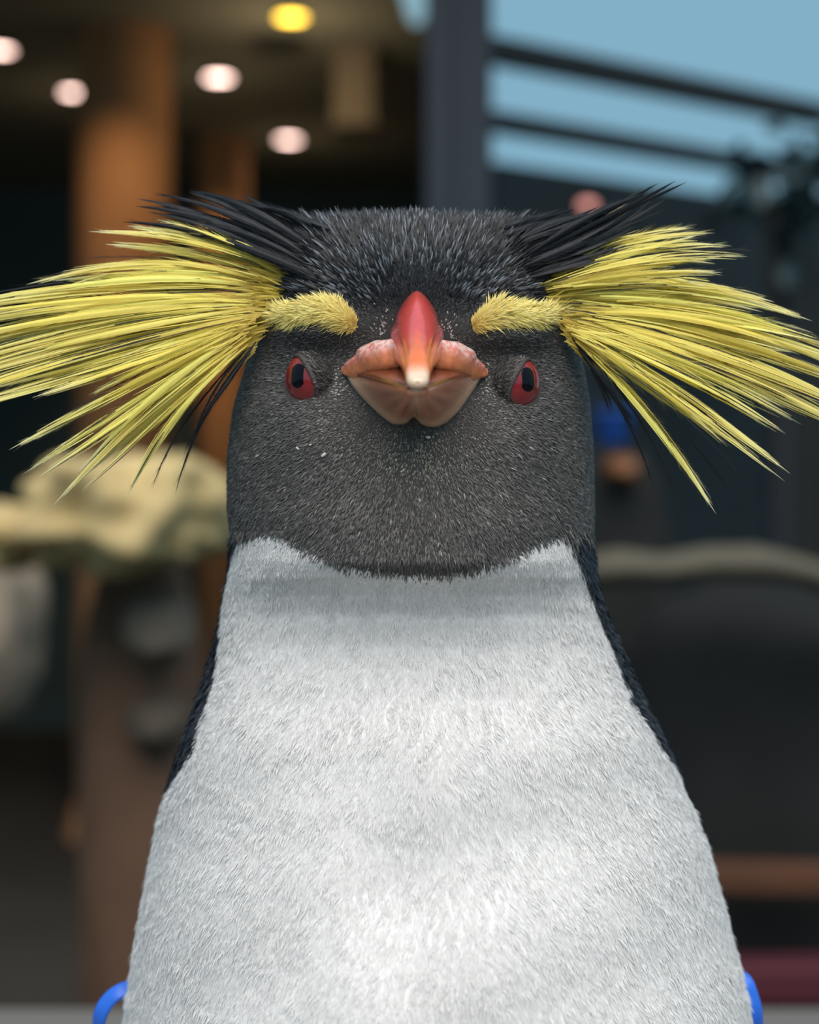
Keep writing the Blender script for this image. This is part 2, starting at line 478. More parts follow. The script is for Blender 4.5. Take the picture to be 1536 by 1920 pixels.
# plant in front of the window at far right
M['leaf'] = mat_new('dark_leaf', lin(38, 62, 66), .5, .4, 4, .35)
M['stem'] = mat_new('stem', lin(48, 44, 36), .8, .2)
plant = empty('shrub', WM(1500, 700, 3.75)); tag(plant, 'dark leafy shrub in front of the window at the right picture edge', 'shrub')
leaf_me = None
for i in range(130):
    t = rng.random()
    px = 1505 + rng.normal() * 75; py = 330 + rng.normal() * 72
    if px < 1330 or py < 190: continue
    p = WM(px, py, 3.75 + rng.normal() * .08)
    if leaf_me is None:
        bm = bmesh.new()
        L, Wd = .075, .026
        ring = []
        for s in np.linspace(0, 1, 6):
            w_ = Wd * math.sin(math.pi * min(1, s * .93 + .03)) ** .8
            ring.append([bm.verts.new((x * w_, s * L, -.35 * abs(x) * w_ - .012 * s * s)) for x in (-1, 0, 1)])
        for r0, r1_ in zip(ring, ring[1:]):
            for k in range(2): bm.faces.new([r0[k], r0[k + 1], r1_[k + 1], r1_[k]])
        leaf_me = bpy.data.meshes.new('leaf'); bm.to_mesh(leaf_me); bm.free(); leaf_me.materials.append(M['leaf'])
    o = bpy.data.objects.new('leaf', leaf_me); COL.objects.link(o); o.parent = plant
    o.location = p - plant.location
    o.rotation_euler = (rng.uniform(-1.2, .4), rng.uniform(-.6, .6), rng.uniform(0, 6.28))
for k in range(5):
    a, b = WM(1500 + 12 * k, 960 + 800, 3.75), WM(1440 + 45 * k, 330 - 15 * (k % 3), 3.75 + .03 * (k - 2))
    bm_obj('stem', bar_bm(a, b, .012, .012), M['stem'], plant)

# ------------------------------------------------------------------ the penguin: surface functions
def spline(pts):
    pts = np.array(pts, float); X, Y = pts[:, 0], pts[:, 1]
    h = np.diff(X); dl = np.diff(Y) / h
    m = np.zeros(len(X)); m[0], m[-1] = dl[0], dl[-1]
    for i in range(1, len(X) - 1):
        if dl[i - 1] * dl[i] > 0:
            w1, w2 = 2 * h[i] + h[i - 1], h[i] + 2 * h[i - 1]
            m[i] = (w1 + w2) / (w1 / dl[i - 1] + w2 / dl[i])
    def f(x):
        x = np.clip(np.asarray(x, float), X[0], X[-1])
        i = np.clip(np.searchsorted(X, x) - 1, 0, len(h) - 1)
        s = (x - X[i]) / h[i]
        return ((1 + 2 * s) * (1 - s) ** 2 * Y[i] + s * (1 - s) ** 2 * h[i] * m[i] +
                s * s * (3 - 2 * s) * Y[i + 1] + s * s * (s - 1) * h[i] * m[i + 1])
    return f
Y0, Y1 = 418.0, 3330.0
xl = spline([(418, 740), (422, 665), (430, 600), (445, 552), (466, 522), (500, 500), (560, 490), (620, 480), (700, 458), (760, 441), (820, 432),
             (880, 427), (950, 428), (1000, 432), (1050, 432), (1100, 424), (1150, 416), (1200, 404), (1300, 374), (1400, 340), (1500, 308),
             (1600, 284), (1700, 265), (1800, 248), (1920, 231), (2150, 190), (2500, 150), (2800, 175), (3050, 270), (3220, 420), (3330, 640)])
xr = spline([(418, 805), (422, 880), (430, 946), (445, 996), (466, 1026), (500, 1048), (560, 1062), (620, 1076), (700, 1094), (760, 1104), (820, 1109),
             (880, 1112), (950, 1113), (1000, 1112), (1050, 1115), (1100, 1121), (1150, 1136), (1200, 1156), (1300, 1200), (1400, 1250), (1500, 1291),
             (1600, 1331), (1700, 1358), (1800, 1385), (1920, 1411), (2150, 1450), (2500, 1490), (2800, 1465), (3050, 1370), (3220, 1220), (3330, 1000)])
fr = spline([(418, 205), (422, 175), (430, 140), (445, 105), (466, 72), (500, 38), (560, 10), (620, -6), (700, -12), (760, -10), (810, -8), (860, -10),
             (930, -22), (1000, -36), (1045, -36), (1075, -16), (1095, 18), (1120, 54), (1160, 80), (1200, 84), (1300, 44), (1420, -40), (1500, -66), (1580, -88),
             (1680, -132), (1780, -184), (1920, -240), (2150, -300), (2500, -330), (2800, -290), (3050, -190), (3220, -60), (3330, 120)])
ce = spline([(418, 225), (430, 235), (466, 250), (560, 268), (700, 285), (900, 300), (1100, 310), (1300, 335), (1600, 385), (1920, 425), (2500, 450), (3330, 440)])
bk = spline([(418, 250), (422, 285), (430, 325), (445, 370), (466, 415), (560, 520), (700, 590), (900, 620), (1100, 625), (1300, 690), (1600, 850),
             (1920, 1000), (2300, 1120), (2700, 1140), (3050, 1020), (3220, 880), (3330, 700)])
EYES = [(565, 711, -1), (983, 718, 1)]
def bumps(x, y, d, t):
    """sculpting of the face, added to depth (negative = towards the camera)"""
    fac = (np.cos(t) > -.2)
    o = np.zeros_like(x)
    for ex, ey, s in EYES:
        o += 6 * np.exp(-((x - ex) / 46) ** 2 - ((y - ey) / 48) ** 2)            # socket
        o -= 34 * np.exp(-((x - ex - s * -20) / 95) ** 2 - ((y - ey + 92) / 30) ** 2)   # brow
        o -= 12 * np.exp(-((x - ex + s * 15) / 90) ** 2 - ((y - ey - 120) / 60) ** 2)   # cheek
        o += 14 * np.exp(-((x - ex + s * 75) / 45) ** 2 - ((y - ey + 15) / 50) ** 2)     # lores
    # soft swells of the breast plumage
    b = np.clip((y - 1250) / 150, 0, 1)
    o += b * (12 * np.sin(x * .0125 + y * .006 + 1) * np.sin(y * .0135 - x * .004) + 9 * np.sin(x * .0071 - y * .011 + 2.2) * np.cos(x * .0163 + y * .0038))
    return np.where(fac, o, 0)
def surf(y, t):
    y, t = np.broadcast_arrays(np.asarray(y, float), np.asarray(t, float))
    l, r = xl(y), xr(y)
    cx, w = (l + r) / 2, (r - l) / 2
    n = 2.0 + .35 * np.exp(-((y - 820) / 260) ** 2)
    s, c = np.sin(t), np.cos(t)
    ss = np.sign(s) * np.abs(s) ** (2 / n); cc = np.sign(c) * np.abs(c) ** (2 / n)
    C = ce(y)
    x = cx + w * ss
    d = np.where(cc > 0, C - (C - fr(y)) * cc, C - (bk(y) - C) * cc)
    d = d + bumps(x, y, d, t)
    return x, y, d
def surfW(y, t): return W(*surf(y, t))
def surfN(y, t):
    e1, e2 = 2.0, .01
    du = surfW(y + e1, t) - surfW(y - e1, t); dv = surfW(y, t + e2) - surfW(y, t - e2)
    n = np.cross(dv, du)
    n /= np.linalg.norm(n, axis=-1, keepdims=True) + 1e-12
    q = surfW(y, t); c = W((xl(y) + xr(y)) / 2, y, ce(y))
    sg = np.sign(np.sum(n * (q - c), -1)); sg[sg == 0] = 1
    return n * sg[:, None]
def t_of(x, y):
    l, r = xl(y), xr(y); u = np.clip((x - (l + r) / 2) / ((r - l) / 2), -1, 1)
    n = 2.0 + .35 * np.exp(-((y - 820) / 260) ** 2)
    return np.arcsin(np.sign(u) * np.abs(u) ** (n / 2))
def depth_at(x, y):
    x, y = np.atleast_1d(np.asarray(x, float)), np.atleast_1d(np.asarray(y, float))
    return surf(y, t_of(x, y))[2]

# ------------------------------------------------------------------ plumage pigment
throat = spline([(400, 1052), (430, 1040), (450, 1012), (500, 1003), (530, 1010), (565, 1028), (620, 1055), (700, 1074), (780, 1083), (870, 1077),
                 (950, 1050), (1010, 1022), (1060, 1008), (1080, 1014), (1098, 1034), (1120, 1060)])
tw_l = spline([(1000, 68), (1035, 86), (1110, 89), (1200, 77), (1300, 71), (1400, 71), (1460, 80), (1520, 96), (1700, 100), (3400, 104)])
tw_r = spline([(1000, 58), (1050, 64), (1100, 71), (1200, 73), (1300, 71), (1400, 78), (1470, 94), (1700, 100), (3400, 104)])
C_FACE = np.array(lin(88, 85, 82)); C_CROWN = np.array(lin(19, 21, 25)); C_WHITE = np.array(lin(238, 237, 235)); C_BACK = np.array(lin(42, 45, 52))
def wob(x, y, f, p): return np.sin(x * f + p) * np.cos(y * f * 1.13 + p * 2.1) + .6 * np.sin(x * f * 2.3 - y * f * 1.7 + p * 3)
def pigment(x, y, t, jit=6.0):
    n = len(x)
    yj = y + rng.normal(size=n) * jit; tj = np.degrees(np.abs(t)) + rng.normal(size=n) * jit * .22
    lim = np.where(t < 0, tw_l(y), tw_r(y))
    white = (yj > throat(x)) & (tj < lim)
    k = np.clip((y - 560 - .15 * np.abs(x - 780)) / 110, 0, 1)[:, None]
    k = np.where((np.degrees(np.abs(t)) > 105)[:, None], 0, k)
    dark = C_CROWN * (1 - k) + C_FACE * k
    dark = np.where((y > 1010)[:, None] & (np.degrees(np.abs(t)) > 64)[:, None], C_BACK, dark)
    return np.where(white[:, None], C_WHITE, dark), white

# ------------------------------------------------------------------ body mesh
GROUND = empty('penguin', (0, 300 * S, 0))
PEN = GROUND
tag(PEN, 'black and white crested penguin with yellow brow plumes and red eyes facing the camera', 'penguin')
MB = mat_attr('skin_plumage', .8, .2, noise_scale=900, noise_amt=.25)
ys = np.concatenate([Y0 + (np.linspace(0, 1, 40) ** 1.7) * (600 - Y0), np.linspace(600, 1250, 130)[1:], np.linspace(1250, 2000, 75)[1:], np.linspace(2000, Y1, 50)[1:]])
NT = 200
ts = np.linspace(-math.pi, math.pi, NT, endpoint=False)
YY, TT = np.meshgrid(ys, ts, indexing='ij')
V = surfW(YY.ravel(), TT.ravel())
px_, py_, pd_ = surf(YY.ravel(), TT.ravel())
bc, bwhite = pigment(px_, py_, TT.ravel(), 0)
I = np.arange(len(ys) * NT).reshape(len(ys), NT)
q = np.stack([I[:-1], I[1:], np.roll(I[1:], -1, 1), np.roll(I[:-1], -1, 1)], -1).reshape(-1, 4)
top = V[:NT].mean(0) + np.array([0, 0, 2 * S]); bot = V[-NT:].mean(0) - np.array([0, 0, 10 * S])
V = np.concatenate([V, [top, bot]]); bc = np.concatenate([bc, [C_CROWN, C_WHITE]])
nV = len(V)
tr = [(nV - 2, I[0, j], I[0, (j + 1) % NT]) for j in range(NT)] + [(nV - 1, I[-1, (j + 1) % NT], I[-1, j]) for j in range(NT)]
bc = bc * np.where(np.concatenate([bwhite, [False, True]])[:, None], .95, .7)
# flippers grow out of the same mesh (skinned on to the flanks, hanging just behind the silhouette)
def flipper(side):
    sec = []
    root_x = 390 if side < 0 else 1245
    pth = [(root_x, 1600, 560, 60, 150), (root_x + side * 15, 1740, 600, 44, 175), (root_x + side * 95, 1920, 610, 34, 165),
           (root_x + side * 165, 2120, 600, 30, 150), (root_x + side * 200, 2400, 590, 26, 120), (root_x + side * 205, 2620, 590, 20, 80), (root_x + side * 200, 2740, 590, 8, 25)]
    n = 20
    for x, y, d, a, b in pth:
        an = np.linspace(0, 2 * math.pi, n, endpoint=False)
        sec.append(W(x + a * np.cos(an), np.full(n, y), d + b * np.sin(an)))
    return np.array(sec), pth
extraV, extraQ, extraC = [V], [q], [bc]
base = len(V); flip_path = {}
for side in (-1, 1):
    sec, flip_path[side] = flipper(side)
    m, n = sec.shape[:2]
    J = base + np.arange(m * n).reshape(m, n)
    extraV.append(sec.reshape(-1, 3)); extraC.append(np.tile(C_BACK * .8, (m * n, 1)))
    extraQ.append(np.stack([J[:-1], np.roll(J[:-1], -1, 1), np.roll(J[1:], -1, 1), J[1:]], -1).reshape(-1, 4))
    for ring in (J[0], J[-1]):
        for k in range(1, n - 1): tr.append((ring[0], ring[k], ring[k + 1]))
    base += m * n
body = mesh_np('body', np.concatenate(extraV), np.concatenate(extraQ), tr, MB, PEN, np.concatenate(extraC))

# ------------------------------------------------------------------ short feathers
M_DARK = mat_attr('dark_feather', .45, .4)
M_WHITE = mat_attr('white_feather', .6, .3, translucent=.25)
M_YEL = mat_attr('yellow_feather', .5, .35, translucent=.16)
M_BLACK = mat_attr('black_feather', .5, .3)

def strand_mesh(name, P, T, N, L, Wd, lift, cols, mat, parent, curl=0.0, kind='stuff', tipcol=None):
    """tapered ribbons: root P, tangent T, normal N"""
    n = len(P)
    side = np.cross(N, T); side /= np.linalg.norm(side, axis=1, keepdims=True) + 1e-9
    roll = rng.normal(size=n) * .35
    side = side * np.cos(roll)[:, None] + N * np.sin(roll)[:, None]
    L = L[:, None]; Wd = Wd[:, None]; lf = lift[:, None]
    p0 = P - N * (1.5 * S)
    p1 = P + T * L * .5 + N * L * (lf * .6)
    p2 = P + T * L * (1 - .1 * lf) + N * L * (lf + curl)
    Vv = np.stack([p0 - side * Wd * .5, p0 + side * Wd * .5, p1 - side * Wd * .42, p1 + side * Wd * .42, p2], 1).reshape(-1, 3)
    b = np.arange(n) * 5
    Q = np.stack([b, b + 1, b + 3, b + 2], 1); Tt = np.stack([b + 2, b + 3, b + 4], 1)
    c = np.repeat(cols[:, None, :], 5, 1)
    if tipcol is not None: c[:, 4] = tipcol; c[:, 2:4] = .5 * cols[:, None] + .5 * tipcol[:, None]
    o = mesh_np(name, Vv, Q, Tt, mat, parent, c.reshape(-1, 3))
    if kind: o['kind'] = kind
    return o

def sample(n, ya, yb, tmax):
    y = rng.uniform(ya, yb, n); t = rng.uniform(-tmax, tmax, n)
    return y, t
def eye_mask(x, y, g=1.0):
    m = np.ones(len(x), bool)
    for ex, ey, s in EYES:
        u, v = x - ex, y - ey
        ang = s * -.22
        u2, v2 = u * math.cos(ang) + v * math.sin(ang), -u * math.sin(ang) + v * math.cos(ang)
        m &= ((u2 / (27 * g)) ** 2 + (v2 / (43 * g)) ** 2) > 1
    return m
def bill_mask(x, y):
    pts = np.array([(780, 552), (812, 575), (832, 625), (860, 648), (912, 690), (890, 735), (840, 790), (800, 797), (776, 784), (745, 793), (700, 765), (652, 715), (640, 688), (700, 645), (732, 620), (750, 570)], float)
    ins = np.zeros(len(x), bool); j = len(pts) - 1
    for i in range(len(pts)):
        xi, yi = pts[i]; xj, yj = pts[j]
        c = ((yi > y) != (yj > y)) & (x < (xj - xi) * (y - yi) / (yj - yi + 1e-9) + xi)
        ins ^= c; j = i
    return ~ins

def flow(x, y, d, N, head):
    """direction the feathers lie: back from the bill on the head, down the body"""
    e = 1.0
    hx, hy, hd = x - 782, y - 655, d - (-160)
    dirp = np.where(head[:, None], np.stack([hx, hy, hd], 1), np.stack([(x - 775) * .32, np.full(len(x), 300.), np.zeros(len(x))], 1))
    v = np.stack([dirp[:, 0], dirp[:, 2], -dirp[:, 1]], 1)
    v /= np.linalg.norm(v, axis=1, keepdims=True) + 1e-9
    v = v - N * np.sum(v * N, 1, keepdims=True)
    v /= np.linalg.norm(v, axis=1, keepdims=True) + 1e-9
    return v
def jitter_dir(T, N, a):
    B = np.cross(N, T)
    th = rng.normal(size=len(T)) * a
    return T * np.cos(th)[:, None] + B * np.sin(th)[:, None]

# head, face and crown
n = 190000
y, t = sample(n, Y0 + 1, 1110, math.pi)
y = np.where(rng.random(n) < .22, Y0 + 1 + (rng.random(n) ** 1.6) * 120, y)
keep = rng.random(n) < np.where(np.abs(t) > 1.9, .35, 1)
y, t = y[keep], t[keep]
x, y, d = surf(y, t)
c, wh = pigment(x, y, t, 5)
k = ~wh & eye_mask(x, y, 1.05) & bill_mask(x, y)
x, y, d, t, c = x[k], y[k], d[k], t[k], c[k]
P = W(x, y, d); N = surfN(y, t); T = flow(x, y, d, N, np.ones(len(x), bool)); T = jitter_dir(T, N, .22)
crown = np.clip((590 - y) / 130, 0, 1) * np.clip(1.4 - np.abs(t) * .2, .4, 1)
rb = np.hypot(x - 781, (y - 680) * .9)
near = np.clip((rb - 90) / 160, .45, 1)
L = (15 + 26 * crown) * near * rng.uniform(.7, 1.3, len(x)) * S
Wd = (2.3 + 1.6 * crown) * rng.uniform(.7, 1.2, len(x)) * S
lift = (.16 + .22 * crown) * rng.uniform(.4, 1.7, len(x))
br = rng.lognormal(0, .32, len(x))[:, None] * np.where(rng.random(len(x)) < .07, 2.2, 1)[:, None]
# skin-coloured chin down, painted lighter for bounced light too, and whitish scurf round the bill
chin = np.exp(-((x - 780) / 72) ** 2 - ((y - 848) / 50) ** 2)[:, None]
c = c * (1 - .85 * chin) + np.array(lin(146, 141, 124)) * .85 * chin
scurf = (rng.random(len(x)) < .95 * np.exp(-((np.abs(x - 781) - 58) / 12) ** 2 - ((y - 634) / 26) ** 2) + .3 * np.exp(-((np.abs(x - 776) - 138) / 22) ** 2 - ((y - 715) / 30) ** 2))
c = np.where(scurf[:, None], np.array(lin(196, 190, 184)), c * br)
tip = np.clip(c * (1.0 + .4 * crown[:, None]), 0, 1)
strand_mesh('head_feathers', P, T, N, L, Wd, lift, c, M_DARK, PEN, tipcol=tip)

# longer spiky feathers of the crown
n = 9500
y = Y0 + 1 + rng.random(n) ** 1.3 * 190; t = rng.uniform(-1.9, 1.9, n)
x, y, d = surf(y, t)
k = (np.hypot(x - 781, (y - 600) * .8) > 75) & (y < 575 - .12 * np.abs(x - 781))
x, y, d, t = x[k], y[k], d[k], t[k]
P = W(x, y, d); N = surfN(y, t); T = jitter_dir(flow(x, y, d, N, np.ones(len(x), bool)), N, .16)
cc = C_CROWN * rng.lognormal(-.2, .3, (len(x), 1))
kk_ = np.clip((575 - y) / 120, .45, 1)
sidek = np.clip((np.abs(x - 780) - 110) / 160, 0, 1)
T = T + np.stack([np.sign(x - 780) * sidek * .5, .15 * sidek, -.12 * sidek], 1); T -= N * np.sum(T * N, 1, keepdims=True); T /= np.linalg.norm(T, axis=1, keepdims=True)
strand_mesh('crown_feathers', P, T, N, rng.uniform(30, 52, len(x)) * (1 + 1.1 * sidek) * kk_ * S, rng.uniform(3.0, 5.5, len(x)) * S, rng.uniform(.25, .7, len(x)),
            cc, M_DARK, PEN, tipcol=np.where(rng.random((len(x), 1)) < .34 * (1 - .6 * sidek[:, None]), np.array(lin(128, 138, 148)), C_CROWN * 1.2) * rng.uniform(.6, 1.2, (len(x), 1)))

# white breast
n = 280000
y, t = sample(n, 995, 2000, 1.85)
x, y, d = surf(y, t)
c, wh = pigment(x, y, t, 5)
x, y, d, t, c = x[wh], y[wh], d[wh], t[wh], c[wh]
P = W(x, y, d); N = surfN(y, t); T = flow(x, y, d, N, np.zeros(len(x), bool))
T = jitter_dir(T, N, .22)
B = np.cross(N, T)
# feather tips gather in small tufts: each root leans towards the tuft of its cell
cell = 24.0
wx = x + 30 * np.sin(y * .021 + x * .004) + 14 * np.sin(y * .057 + 1.7); wy = y + 26 * np.sin(x * .023 + .6) + 12 * np.sin(x * .061)
gi, gj = np.floor(wx / cell).astype(int), np.floor(wy / (cell * 1.25)).astype(int)
tab = np.random.default_rng(3).random((128, 128, 3))
tf = tab[gi % 128, gj % 128]
tux, tuy = (gi + .15 + .7 * tf[:, 0]) * cell, (gj + .3 + .7 * tf[:, 1]) * cell * 1.25
cxw = np.stack([tux - wx, 0 * x, -(tuy + 12 - wy)], 1); cxw -= N * np.sum(cxw * N, 1, keepdims=True)
rr_ = np.linalg.norm(cxw, axis=1, keepdims=True)
T = T * 1.0 + cxw / (rr_ + 6) * .55 * np.clip((y - 1120) / 160, 0, 1)[:, None]; T /= np.linalg.norm(T, axis=1, keepdims=True)
L = rng.uniform(12, 27, len(x)) * S * np.clip((y - 980) / 150, .55, 1)
Wd = rng.uniform(1.3, 2.8, len(x)) * S
lift = (.05 + .16 * tf[:, 2] ** 2) * rng.uniform(.3, 1.5, len(x)) + .25 * (rng.random(len(x)) < .02)
c = c * np.clip(1 + rng.normal(size=(len(x), 1)) * .06, .75, 1.06)
strand_mesh('breast_feathers', P, T, N, L, Wd, lift, np.clip(c, 0, .93), M_WHITE, PEN)

# black back and flanks
n = 60000
y, t = sample(n, 990, 2100, math.pi)
x, y, d = surf(y, t)
c, wh = pigment(x, y, t, 4)
k = ~wh & (np.degrees(np.abs(t)) > 55)
x, y, d, t, c = x[k], y[k], d[k], t[k], c[k]
P = W(x, y, d); N = surfN(y, t); T = jitter_dir(flow(x, y, d, N, np.zeros(len(x), bool)), N, .25)
strand_mesh('back_feathers', P, T, N, rng.uniform(16, 30, len(x)) * S, rng.uniform(3, 5, len(x)) * S, rng.uniform(.1, .4, len(x)),
            c * rng.lognormal(0, .35, (len(x), 1)), M_DARK, PEN)

# ------------------------------------------------------------------ bill
M_BILL = mat_attr('bill_horn', .24, .5, sss=.25, noise_scale=420, noise_amt=.18, bump=.12, coat=.8)
M_FLESH = mat_attr('gape_flesh', .42, .5, sss=.3, noise_scale=700, noise_amt=.25, bump=.25, coat=.25)

st = np.array([  # depth, top y, bottom y, half width
    (40, 543, 700, 50), (5, 546, 698, 51), (-50, 558, 697, 50), (-110, 582, 698, 45.5), (-165, 610, 700, 38.5), (-210, 636, 706, 31.5),
    (-245, 660, 714, 26.5), (-270, 682, 722, 23.5), (-286, 696, 728, 22), (-297, 702, 728, 19.5), (-305, 707, 726, 15), (-310, 712, 723, 9), (-312, 716, 720, 3)], float)
d_s = np.concatenate([np.linspace(40, -270, 46), np.linspace(-272, -312, 30)])
f_top, f_bot, f_hw = [spline(np.stack([st[::-1, 0], st[::-1, i]], 1)) for i in (1, 2, 3)]
n = 64; an = np.linspace(0, 2 * math.pi, n, endpoint=False)
VV, CC = [], []
c_red, c_pink, c_or, c_tip = [np.array(lin(*v)) for v in ((216, 74, 64), (208, 104, 102), (240, 130, 62), (246, 210, 180))]
for dd in d_s:
    a, b, h = f_top(dd), f_bot(dd), f_hw(dd)
    v = (1 - np.cos(an)) / 2                         # 0 top .. 1 bottom
    s = np.sign(np.sin(an))
    tipf = np.clip((-dd - 215) / 60, 0, 1)
    prof_base = np.where(v < .68, np.sin(np.clip(v / .68, 0, 1) * math.pi / 2) ** .62, np.cos((v - .68) / .32 * math.pi / 2 * .8) ** .7)
    prof_tip = np.abs(np.sin(an)) ** .6
    prof = prof_base * (1 - tipf) + prof_tip * tipf
    groove = 3.2 * np.exp(-((v - .38) / .05) ** 2) * (1 - tipf) - 2.0 * np.exp(-((v - .5) / .07) ** 2) * (1 - tipf)
    xx = 782 + (-dd * .004) + s * np.maximum(prof * h - groove, 0)
    yy = a + (b - a) * v
    VV.append(W(xx, yy, np.full(n, dd)))
    side = np.clip((v - .36) / .14, 0, 1)[:, None]
    col = c_red * (1 - side) + c_pink * side
    ft = np.clip((-dd - 170) / 75, 0, 1)
    lowv = np.clip((v - .5) / .35, 0, 1)[:, None]
    col = col * (1 - .8 * ft) + c_or * .8 * ft
    col = col * (1 - .5 * lowv) + c_or * .5 * lowv
    fp = np.clip((-dd - 266) / 26, 0, 1)
    CC.append(col * (1 - fp) + c_tip * fp)
VV = np.array(VV); m = len(VV)
J = np.arange(m * n).reshape(m, n)
Q = np.stack([J[:-1], J[1:], np.roll(J[1:], -1, 1), np.roll(J[:-1], -1, 1)], -1).reshape(-1, 4)
Vv = np.concatenate([VV.reshape(-1, 3), [VV[-1].mean(0) + np.array([0, -2 * S, 0])]])
Cc = np.concatenate([np.concatenate(CC), [c_tip]])
Tt = [(len(Vv) - 1, J[-1, k], J[-1, (k + 1) % n]) for k in range(n)]
bill = mesh_np('upper_bill', Vv, Q, Tt, M_BILL, PEN, Cc)
bill['label'] = 'red horny upper bill with pale hooked tip'

# lower bill: from the throat outline forward to a blunt tip under the hook
outl = [(646, 694), (656, 716), (676, 742), (702, 768), (724, 787), (741, 796), (758, 795), (769, 788), (776, 781), (783, 789), (796, 798), (812, 801),
        (832, 795), (856, 775), (878, 746), (896, 718), (908, 698)]
outl = np.array(outl, float)
seg = np.concatenate([[0], np.cumsum(np.hypot(*np.diff(outl, axis=0).T))]); uu = np.linspace(0, seg[-1], 60)
ox, oy = spline(np.stack([seg, outl[:, 0]], 1))(uu), spline(np.stack([seg, outl[:, 1]], 1))(uu)
tx = np.linspace(900, 655, 20)[1:-1]; ty = 684 - 10 * np.sin((tx - 655) / 245 * math.pi)
ox, oy = np.concatenate([ox, tx]), np.concatenate([oy, ty]); n = len(ox)
od = depth_at(ox, oy) + 6
ang = np.arctan2(oy - 728, ox - 780)
VV, CC = [], []
c_b1, c_b2, c_b3 = [np.array(lin(*v)) for v in ((214, 138, 96), (240, 206, 172), (160, 76, 42))]
ks = np.linspace(0, 1, 30)
for s in ks:
    f = (1 - s) ** 1.35
    lip = 1 + .05 * np.exp(-((s - .06) / .05) ** 2)
    cxp, cyp = 781, 728 + 4 * s
    xx = cxp + 20 * np.cos(ang) * (1 - f) + (ox - cxp) * f * lip
    yy = cyp + 10 * np.sin(ang) * (1 - f) + (oy - cyp) * f * lip
    dd = od * (1 - s) + (-268) * s - 40 * np.sin(s * math.pi)
    ridge = np.exp(-((np.abs(ox - 778)) / 14) ** 2) * (oy > 740)
    yy = yy + ridge * 5 * np.sin(s * math.pi)
    VV.append(W(xx, yy, dd))
    streak = .5 + .5 * np.sin(ang * 13 + 1.0)
    mid = (math.exp(-((s - .45) / .28) ** 2) * (.35 + .5 * streak))[:, None] * (1 - ridge[:, None])
    edge = math.exp(-((s) / .15) ** 2)
    col = c_b1 * (1 - mid) + c_b3 * mid
    col = col * (1 - .75 * edge) + c_b2 * .75 * edge
    col = col * (1 - .5 * ridge[:, None]) + c_b2 * .5 * ridge[:, None]
    up = (oy < 701)[:, None]  # shelf under the gape, painted dark brown for the shade in the mouth
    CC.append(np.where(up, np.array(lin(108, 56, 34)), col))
VV = np.array(VV); m = len(VV); J = np.arange(m * n).reshape(m, n)
Q = np.stack([J[:-1], J[1:], np.roll(J[1:], -1, 1), np.roll(J[:-1], -1, 1)], -1).reshape(-1, 4)
Vv = np.concatenate([VV.reshape(-1, 3), [VV[-1].mean(0)]]); Cc = np.concatenate([np.concatenate(CC), [c_b2]])
Tt = [(len(Vv) - 1, J[-1, k], J[-1, (k + 1) % n]) for k in range(n)]
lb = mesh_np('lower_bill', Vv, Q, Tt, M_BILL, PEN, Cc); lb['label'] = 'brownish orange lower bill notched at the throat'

# fleshy gape rolls at the corners of the bill
for pth in ([(744, 664, -80, 28), (722, 668, -72, 30), (698, 676, -52, 32), (674, 688, -26, 25), (656, 692, -4, 17), (645, 694, 8, 9), (640, 694, 16, 5)],
            [(820, 666, -80, 28), (842, 670, -72, 30), (866, 680, -52, 31), (886, 691, -26, 23), (900, 695, -4, 16), (910, 698, 8, 9), (915, 698, 16, 5)]):
    pth = np.array(pth, float); k = np.arange(len(pth)); kk = np.linspace(0, len(pth) - 1, 40)
    gx, gy, gd, gr = [spline(np.stack([k, pth[:, i]], 1))(kk) for i in range(4)]
    n = 32; an = np.linspace(0, 2 * math.pi, n, endpoint=False); VV, CC = [], []
    sg = np.sign(pth[-1, 0] - pth[0, 0])
    for i in range(len(kk)):
        tx, ty = (gx[min(i + 1, 39)] - gx[max(i - 1, 0)]), (gy[min(i + 1, 39)] - gy[max(i - 1, 0)])
        l = math.hypot(tx, ty); nx, ny = -ty / l, tx / l
        if ny > 0: nx, ny = -nx, -ny                    # points up
        lump = 1 + .05 * np.sin(an * 3 + i * .2) + .025 * math.sin(i * .9)
        # boxier profile: flat flaky top, rounded front
        ca, sa = np.cos(an), np.sin(an)
        ca2 = np.sign(ca) * np.abs(ca) ** .75; sa2 = np.sign(sa) * np.abs(sa) ** .75
        r = gr[i]
        VV.append(W(gx[i] + nx * ca2 * r * lump, gy[i] + ny * ca2 * r * lump, gd[i] - sa2 * r * 1.1 * lump))
        topm = np.clip((ca - .05) / .5, 0, 1)[:, None]
        col = np.array(lin(222, 132, 86)) * (1 - topm) + np.array(lin(214, 122, 108)) * topm
        fl = (np.clip((ca - .1) * 1.4, 0, 1) * (rng.random(n) < .55 * math.exp(-((i - 9) / 9) ** 2) + .12))[:, None]
        CC.append(col * (1 - fl * .8) + np.array(lin(226, 214, 204)) * fl * .8)
    VV = np.array(VV); m = len(VV); J = np.arange(m * n).reshape(m, n)
    Q = np.stack([J[:-1], J[1:], np.roll(J[1:], -1, 1), np.roll(J[:-1], -1, 1)], -1).reshape(-1, 4)
    Vv = np.concatenate([VV.reshape(-1, 3), [VV[-1].mean(0), VV[0].mean(0)]]); Cc = np.concatenate([np.concatenate(CC), CC[-1][:1], CC[0][:1]])
    Tt = [(len(Vv) - 2, J[-1, k], J[-1, (k + 1) % n]) for k in range(n)] + [(len(Vv) - 1, J[0, (k + 1) % n], J[0, k]) for k in range(n)]
    g = mesh_np('gape_flesh', Vv, Q, Tt, M_FLESH, PEN, Cc); g['label'] = 'flaky orange-pink flesh at the corner of the bill'

